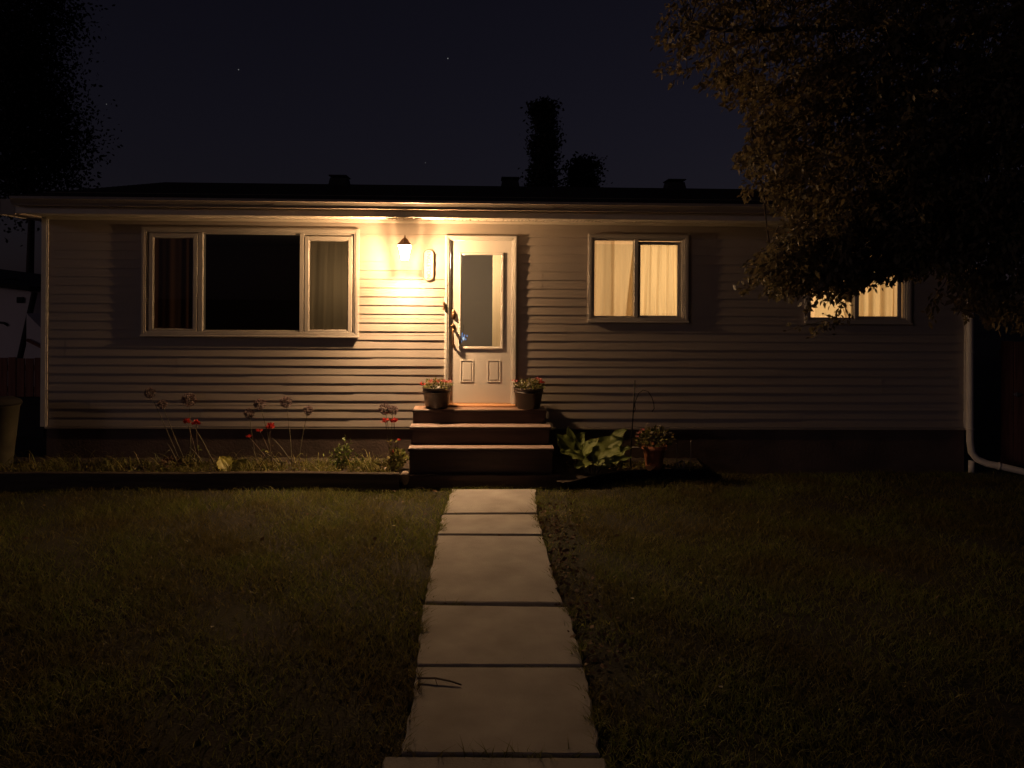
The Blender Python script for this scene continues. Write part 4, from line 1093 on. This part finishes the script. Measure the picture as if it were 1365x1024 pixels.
C = TC + d * rr * TR
# drooping skirt over the window
n3 = 1700
S3 = np.stack([rng.uniform(2.0, 5.0, n3), rng.uniform(-3.7, -2.4, n3), rng.uniform(2.1, 4.1, n3)], 1)
S4 = np.array([at(rng.uniform(1050, 1235), rng.uniform(318, 392), rng.uniform(-3.6, -2.6)) for _ in range(420)])
C = np.concatenate([C, S3, S4])
C = C[(C[:, 2] > 1.7) & ((C[:, 1] < -1.0) | (C[:, 2] > 4.3) | (C[:, 0] > 6.9))]
cl = np.sin(C[:, 0] * 4.1 + 1.3 * np.sin(C[:, 2] * 2.7)) * np.sin(C[:, 2] * 4.6 + C[:, 1] * 2.2) + .6 * np.sin(C[:, 0] * 9 + C[:, 2] * 7 + C[:, 1] * 5)
C = C[cl > rng.normal(-.75, .35, len(C))]
def proj_np(P):
    d_ = P - np.array(CAM); w_ = d_ @ np.array(fwd)
    return PPX + F * (d_ @ np.array(rgt)) / w_, PPY - F * (d_ @ np.array(upc)) / w_, w_
outward = norm(C - TC); tdir = norm(outward * .7 + rng.normal(size=C.shape) * .55 + np.array([-.25, 0, -.35]))
tl = rng.uniform(.18, .42, len(C))[:, None]
tipc = C + tdir * tl
def inside(P):
    u, v, w_ = proj_np(P); vis = (u > -50) & (u < 1560) & (v > -80) & (v < 1100)
    return np.where(vis, in_poly(u, v, OUT), True)
ok = inside(C) & inside(tipc) & inside((C + tipc) / 2)
C, tdir, tl, tipc = C[ok], tdir[ok], tl[ok], tipc[ok]
u, v, _ = proj_np(C)
on = (u < 1420) & (v > -60)
thin = on | (rng.random(len(C)) < .35)
C, tdir, tl, tipc = C[thin], tdir[thin], tl[thin], tipc[thin]
# a few free-hanging sprays
extra = []
for (x0, y0, x1, y1, Y) in ((1110, 425, 1050, 440, -3.1), (1105, 430, 1085, 446, -3.1), (1120, 405, 1108, 440, -3.1), (1255, 385, 1240, 425, -2.9), (1258, 380, 1234, 412, -2.9), (1010, 380, 985, 385, -3.3), (1000, 250, 990, 262, -3.2), (1120, 400, 1128, 425, -3.1), (1075, 398, 1078, 412, -3.1)):
    a, b_ = np.array(at(x0, y0, Y)), np.array(at(x1, y1, Y - .05)); extra.append((a, b_))
C = np.concatenate([C, [e[0] for e in extra]]); tipc = np.concatenate([tipc, [e[1] for e in extra]]); tdir = norm(tipc - C); tl = np.linalg.norm(tipc - C, axis=1, keepdims=True)
per = 22
m = len(C)
t = np.tile((np.arange(per) + .5) / per, m)[:, None] + rng.normal(0, .03, (m * per, 1))
base = np.repeat(C, per, 0) + np.repeat(tdir * tl, per, 0) * t + rng.normal(0, .022, (m * per, 3))
ld = np.repeat(tdir, per, 0) * .7 + rng.normal(size=(m * per, 3)) * .75 + np.array([0, 0, -.5])
V, Fc = leaves_np(base, ld, rng.uniform(.036, .078, m * per), .5, .05)
np_mesh('crown', V, Fc, M['treeleaf'], tree)
print('tree leaves', m * per)
tm = MB()
tm.tube([(6.45, -2.82, -0.10), (6.43, -2.84, 0.25), (6.40, -2.87, 0.90), (6.25, -2.92, 2.10), (6.05, -2.97, 3.30), (5.85, -3.02, 4.50), (5.75, -3.02, 6.30), (5.65, -3.02, 7.90)], .24, .05, n=14)
tm.build('trunk', M['bark'], tree, True)
bm_ = MB()
LIMBS = [((6.20, -2.92, 2.40), (5.05, -3.02, 2.95), (3.65, -3.12, 2.90), (2.35, -3.22, 2.60)), ((6.10, -2.92, 3.00), (4.75, -3.32, 4.00), (3.05, -3.42, 4.40), (1.65, -3.32, 4.40)), ((5.95, -2.92, 4.10), (4.55, -2.72, 5.10), (3.05, -2.62, 5.60), (1.75, -2.72, 5.50)),
         ((5.85, -2.92, 4.70), (5.15, -3.62, 5.80), (4.25, -3.92, 6.50)), ((5.95, -2.92, 3.90), (7.15, -2.72, 5.10), (8.35, -2.62, 5.70)), ((5.85, -2.92, 5.00), (6.25, -2.22, 6.10), (6.65, -1.72, 6.90)), ((6.05, -2.92, 3.30), (5.45, -2.42, 4.30), (4.65, -2.22, 4.90)), ((6.05, -2.92, 3.40), (6.45, -3.62, 4.10), (7.05, -4.02, 4.70))]
lp = []
for l in LIMBS:
    pts = []
    l = [Vector(p) for p in l]
    for a, b_ in zip(l, l[1:]):
        for k in range(5): pts.append(a.lerp(b_, k / 5) + Vector((rnd.uniform(-.03, .03), rnd.uniform(-.03, .03), rnd.uniform(-.03, .03) - .06 * math.sin(math.pi * k / 5))))
    pts.append(l[-1]); bm_.tube(pts, .075, .012, n=8); lp += pts
LPn = np.array(lp)
for i in range(0, m, 3):                                   # branchlets from limb to spray
    j = np.argmin(((LPn - C[i]) ** 2).sum(1)); a = Vector(LPn[j]); c0 = Vector(C[i])
    if (a - c0).length < .65: bm_.tube([a, a.lerp(c0, .5) + Vector((rnd.uniform(-.06, .06), rnd.uniform(-.06, .06), .07)), c0], .007, .003, n=4, caps=False)
for i in range(m): bm_.tube([C[i], tipc[i]], .0035, .0018, n=3, caps=False)
bm_.build('branches', M['bark'], tree, True)

# ------------------------------------------------------------------ far trees behind the house
def far_tree(px, pyt, wpx, Y, label, zbase=2.0, n=15000, leaf=.15, sig=.27):
    t = at(px, pyt, Y); s = F / (Y + D); rw = wpx / 2 / s
    o = empty('background_tree', (t.x, Y, 0), label, 'tree', 'trees behind the house')
    mb = MB(); mb.tube([(t.x, Y, -.1), (t.x + .1, Y, t.z * .4), (t.x, Y, t.z * .8)], .13, .02, n=8); mb.build('trunk', M['bark'], o, True)
    k = 70; cz = rng.uniform(zbase, t.z - rw * .3, k); ca = rng.uniform(0, 6.28, k); taper = np.clip(1.25 - (cz / t.z) ** 3, .35, 1)
    cc = np.stack([t.x + np.cos(ca) * rw * .62 * taper * rng.uniform(.2, 1, k), Y + np.sin(ca) * rw * .62 * taper, cz], 1)
    idx = rng.integers(0, k, n); P = cc[idx] + rng.normal(size=(n, 3)) * rw * sig
    P[:, 2] = np.minimum(P[:, 2], t.z + rng.uniform(-.3, 0, n))
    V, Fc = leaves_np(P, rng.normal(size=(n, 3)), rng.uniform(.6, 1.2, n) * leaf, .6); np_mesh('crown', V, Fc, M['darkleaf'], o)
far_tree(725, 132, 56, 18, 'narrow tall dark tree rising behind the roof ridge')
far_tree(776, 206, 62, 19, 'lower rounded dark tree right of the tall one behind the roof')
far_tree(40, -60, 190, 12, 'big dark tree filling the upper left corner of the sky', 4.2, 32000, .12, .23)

# ------------------------------------------------------------------ left: neighbour, fence, bin
o = empty('neighbour_house', (at(0, 480, 7).x - 3, 9, 0), 'pale neighbouring building beyond the fence at the left edge', 'house')
NY = 6.5
w0 = at(-260, 430, NY); p1 = at(41, 392, NY); p2 = at(27, 478, NY)
mb = MB()
zr = at(36, 386, NY).z
mb.add([(w0.x, NY, 0), (at(30, 470, NY).x, NY, 0), (at(44, 392, NY).x, NY, zr - .04), (w0.x, NY, zr + .5),
        (w0.x, NY + 5, 0), (at(30, 470, NY).x, NY + 5, 0), (at(44, 392, NY).x, NY + 5, zr - .04), (w0.x, NY + 5, zr + .5)],
       [(0, 1, 2, 3), (4, 7, 6, 5), (1, 5, 6, 2), (0, 3, 7, 4), (2, 6, 7, 3), (0, 4, 5, 1)])
mb.build('wall', M['neighwall'], o)
mb = MB(); a = at(46, 390, NY - .12); b_ = at(26, 480, NY - .12); mb.tube([a, b_, Vector((b_.x - .05, b_.y, 0))], .055, n=8); mb.build('downpipe', M['dark'], o)
mb = MB(); za = zr
mb.add([(w0.x, NY - .35, za + .5), (at(52, 385, NY).x, NY - .35, za - .02), (at(52, 385, NY).x, NY + 5.3, za - .02), (w0.x, NY + 5.3, za + .5), (w0.x, NY - .35, za + .62), (at(52, 385, NY).x, NY - .35, za + .06), (at(52, 385, NY).x, NY + 5.3, za + .06), (w0.x, NY + 5.3, za + .62)],
       [(0, 3, 2, 1), (4, 5, 6, 7), (0, 1, 5, 4), (1, 2, 6, 5), (2, 3, 7, 6), (3, 0, 4, 7)])
nr = mb.build('roof', M['roof'], o)
mb = MB(); q = at(4, 378, NY + 1); mb.box(q.x - .25, q.x + .12, NY + .9, NY + 1.4, za - .1, at(4, 371, NY + 1).z, .02); mb.build('chimney', M['dark'], nr)
mb = MB(); q = at(27.5, 400, NY); mb.box(q.x - .07, q.x + .07, NY - .03, NY + .02, q.z - .06, q.z + .06, .01); mb.build('vent', M['dark'], o)
mb = MB(); q0, q1 = at(-2, 430, NY), at(11, 434, NY); mb.tube([q0, at(5, 430.5, NY - .02), q1], .025, n=6); mb.build('cable', M['dark'], o)
NS = 5.2
o = empty('garden_shed', (at(46, 470, NS).x, NS, 0), 'pale lean to shed with sloping roof between neighbour and house', 'shed')
a, b_, c2 = at(39, 418, NS), at(64, 447, NS), at(64, 500, NS)
mb = MB(); mb.add([(a.x - .05, NS, 0), (c2.x, NS, 0), (b_.x, NS, b_.z), (a.x - .05, NS, a.z), (a.x - .05, NS + 1.2, 0), (c2.x, NS + 1.2, 0), (b_.x, NS + 1.2, b_.z), (a.x - .05, NS + 1.2, a.z)], [(0, 1, 2, 3), (4, 7, 6, 5), (1, 5, 6, 2), (0, 3, 7, 4), (2, 6, 7, 3), (0, 4, 5, 1)]); mb.build('wall', M['neighwall'], o)
mb = MB(); mb.tube([at(36, 453, NS - .03), at(56, 463, NS - .03)], .03, n=6); mb.build('rail', M['fence'], o)

def fence(px0, px1, pt, pb, Y, label, bw=.13, low=True):
    a, b_ = at(px0, (pt + pb) / 2, Y), at(px1, (pt + pb) / 2, Y); zt = at((px0 + px1) / 2, pt, Y).z; zb = at((px0 + px1) / 2, pb, Y).z
    o = empty('wooden_fence', ((a.x + b_.x) / 2, Y, 0), label, 'fence')
    mb = MB(); x = a.x
    while x < b_.x:
        mb.box(x, x + bw - .012, Y, Y + .02, zb if low else .03, zt + rnd.uniform(-.012, .012), .004); x += bw
    mb.build('boards', M['fence'], o)
    mb = MB(); mb.box(a.x, b_.x, Y + .021, Y + .06, zt - .2, zt - .11, .004); mb.box(a.x, b_.x, Y + .021, Y + .06, zb + .06, zb + .15, .004); mb.build('rail', M['fence'], o)
    if low:
        mb = MB(); mb.box(a.x, b_.x, Y + .062, Y + .1, -.1, zb + .02, .006); mb.build('base_panel', M['dark'], o)  # dark sheet stands in for the dark gap below the boards
    return o
fence(-60, 56, 477, 529, 2.4, 'reddish board fence at the left edge behind the bin')
fr = fence(1335, 1460, 455, 632, .35, 'dark reddish board fence with a latch at the right edge', .17, False)
q = at(1356, 526, .33); mb = MB(); mb.box(q.x - .04, q.x + .05, .32, .348, q.z - .015, q.z + .015, .004); mb.lathe([(.012, -.03), (.016, -.02), (.016, .02), (.012, .03)], (q.x - .01, .325, q.z), 10); mb.build('latch', M['greymetal'], fr)
BY = -.42
q = at(3, 535, BY); rb = at(25.5, 535, BY).x - q.x
o = empty('garbage_bin', (q.x, BY, 0), 'grey tapered bin with a dark lid at the left edge', 'bin')
zt = at(3, 538, BY).z
mb = MB(); mb.lathe([(rb * .55, SZL - .02), (rb * .57, SZL), (rb * .93, zt - .03), (rb * .97, zt - .028), (rb * .97, zt)], (q.x, BY, 0), 28); mb.build('body', M['bin'], o, True)
mb = MB(); mb.lathe([(rb * 1.03, zt - .012), (rb * 1.04, zt + .012), (rb * .98, zt + .04), (rb * .6, zt + .075), (.02, zt + .085)], (q.x, BY, 0), 28); mb.build('lid', M['dark'], o, True)

# ------------------------------------------------------------------ sky, weak fill, camera, render
wd = bpy.data.worlds.new('World'); sc.world = wd; wd.use_nodes = True
nt = wd.node_tree; nt.nodes.clear(); N = nt.nodes.new; L = nt.links.new
out = N('ShaderNodeOutputWorld'); bg = N('ShaderNodeBackground'); L(bg.outputs[0], out.inputs[0])
sky = N('ShaderNodeTexSky'); sky.sky_type = 'NISHITA'; sky.sun_disc = False
SUN_EL, SUN_AZ = R(10), R(238)
sky.sun_elevation = SUN_EL; sky.sun_rotation = SUN_AZ
hs = N('ShaderNodeHueSaturation'); hs.inputs['Saturation'].default_value = .55; L(sky.outputs[0], hs.inputs['Color'])
mx = N('ShaderNodeMix'); mx.data_type = 'RGBA'; mx.blend_type = 'MULTIPLY'; mx.inputs[0].default_value = 1; L(hs.outputs[0], mx.inputs[6]); mx.inputs[7].default_value = (.95, .74, 1.14, 1)
bg.inputs[1].default_value = .0025
tc = N('ShaderNodeTexCoord'); acc = None
for (px, py, s_, b_) in ((597, 78, .045, 60), (318, 93, .04, 45), (142, 139, .035, 25), (567, 217, .032, 18)):
    dvec = ray(px, py).normalized()
    dp_ = N('ShaderNodeVectorMath'); dp_.operation = 'DOT_PRODUCT'; L(tc.outputs['Generated'], dp_.inputs[0]); dp_.inputs[1].default_value = dvec
    gt = N('ShaderNodeMath'); gt.operation = 'GREATER_THAN'; L(dp_.outputs['Value'], gt.inputs[0]); gt.inputs[1].default_value = math.cos(R(s_))
    ml = N('ShaderNodeMath'); ml.operation = 'MULTIPLY'; L(gt.outputs[0], ml.inputs[0]); ml.inputs[1].default_value = b_
    if acc is None: acc = ml.outputs[0]
    else:
        ad = N('ShaderNodeMath'); ad.operation = 'ADD'; L(acc, ad.inputs[0]); L(ml.outputs[0], ad.inputs[1]); acc = ad.outputs[0]
cmb = N('ShaderNodeMix'); cmb.data_type = 'RGBA'; cmb.blend_type = 'ADD'; cmb.inputs[0].default_value = 1; L(mx.outputs[2], cmb.inputs[6]); L(acc, cmb.inputs[7])
L(cmb.outputs[2], bg.inputs[0])

sl_ = bpy.data.lights.new('moonlight', 'SUN'); sl_.energy = .045; sl_.angle = R(6); sl_.color = (1, .78, .84)
so_ = bpy.data.objects.new('moonlight', sl_); col.objects.link(so_)
# weak fill added for fence and neighbour's wall, low from the front left
sd = Vector((math.sin(SUN_AZ) * math.cos(SUN_EL), math.cos(SUN_AZ) * math.cos(SUN_EL), math.sin(SUN_EL)))
so_.rotation_euler = (-sd).to_track_quat('-Z', 'Y').to_euler(); so_.location = sd * 20

cd = bpy.data.cameras.new('camera'); cam = bpy.data.objects.new('camera', cd); col.objects.link(cam)
cd.sensor_fit = 'HORIZONTAL'; cd.sensor_width = 36; cd.lens = 36 * F / 1365
cd.shift_y = -(512 - PPY) / 1365; cd.shift_x = 0
cd.clip_start = .05; cd.clip_end = 2000
mt = Matrix((rgt, upc, -fwd)).transposed().to_4x4(); mt.translation = CAM; cam.matrix_world = mt
sc.camera = cam
vs = sc.view_settings; vs.view_transform = 'Standard'; vs.look = 'None'; vs.exposure = 0; vs.gamma = 1; vs.use_curve_mapping = False
cy = sc.cycles
cy.use_denoising = True
try: cy.denoiser = 'OPENIMAGEDENOISE'
except Exception: pass
cy.max_bounces = 8; cy.diffuse_bounces = 4; cy.transparent_max_bounces = 12; cy.sample_clamp_indirect = 3; cy.caustics_reflective = False; cy.caustics_refractive = False
sc.render.film_transparent = False
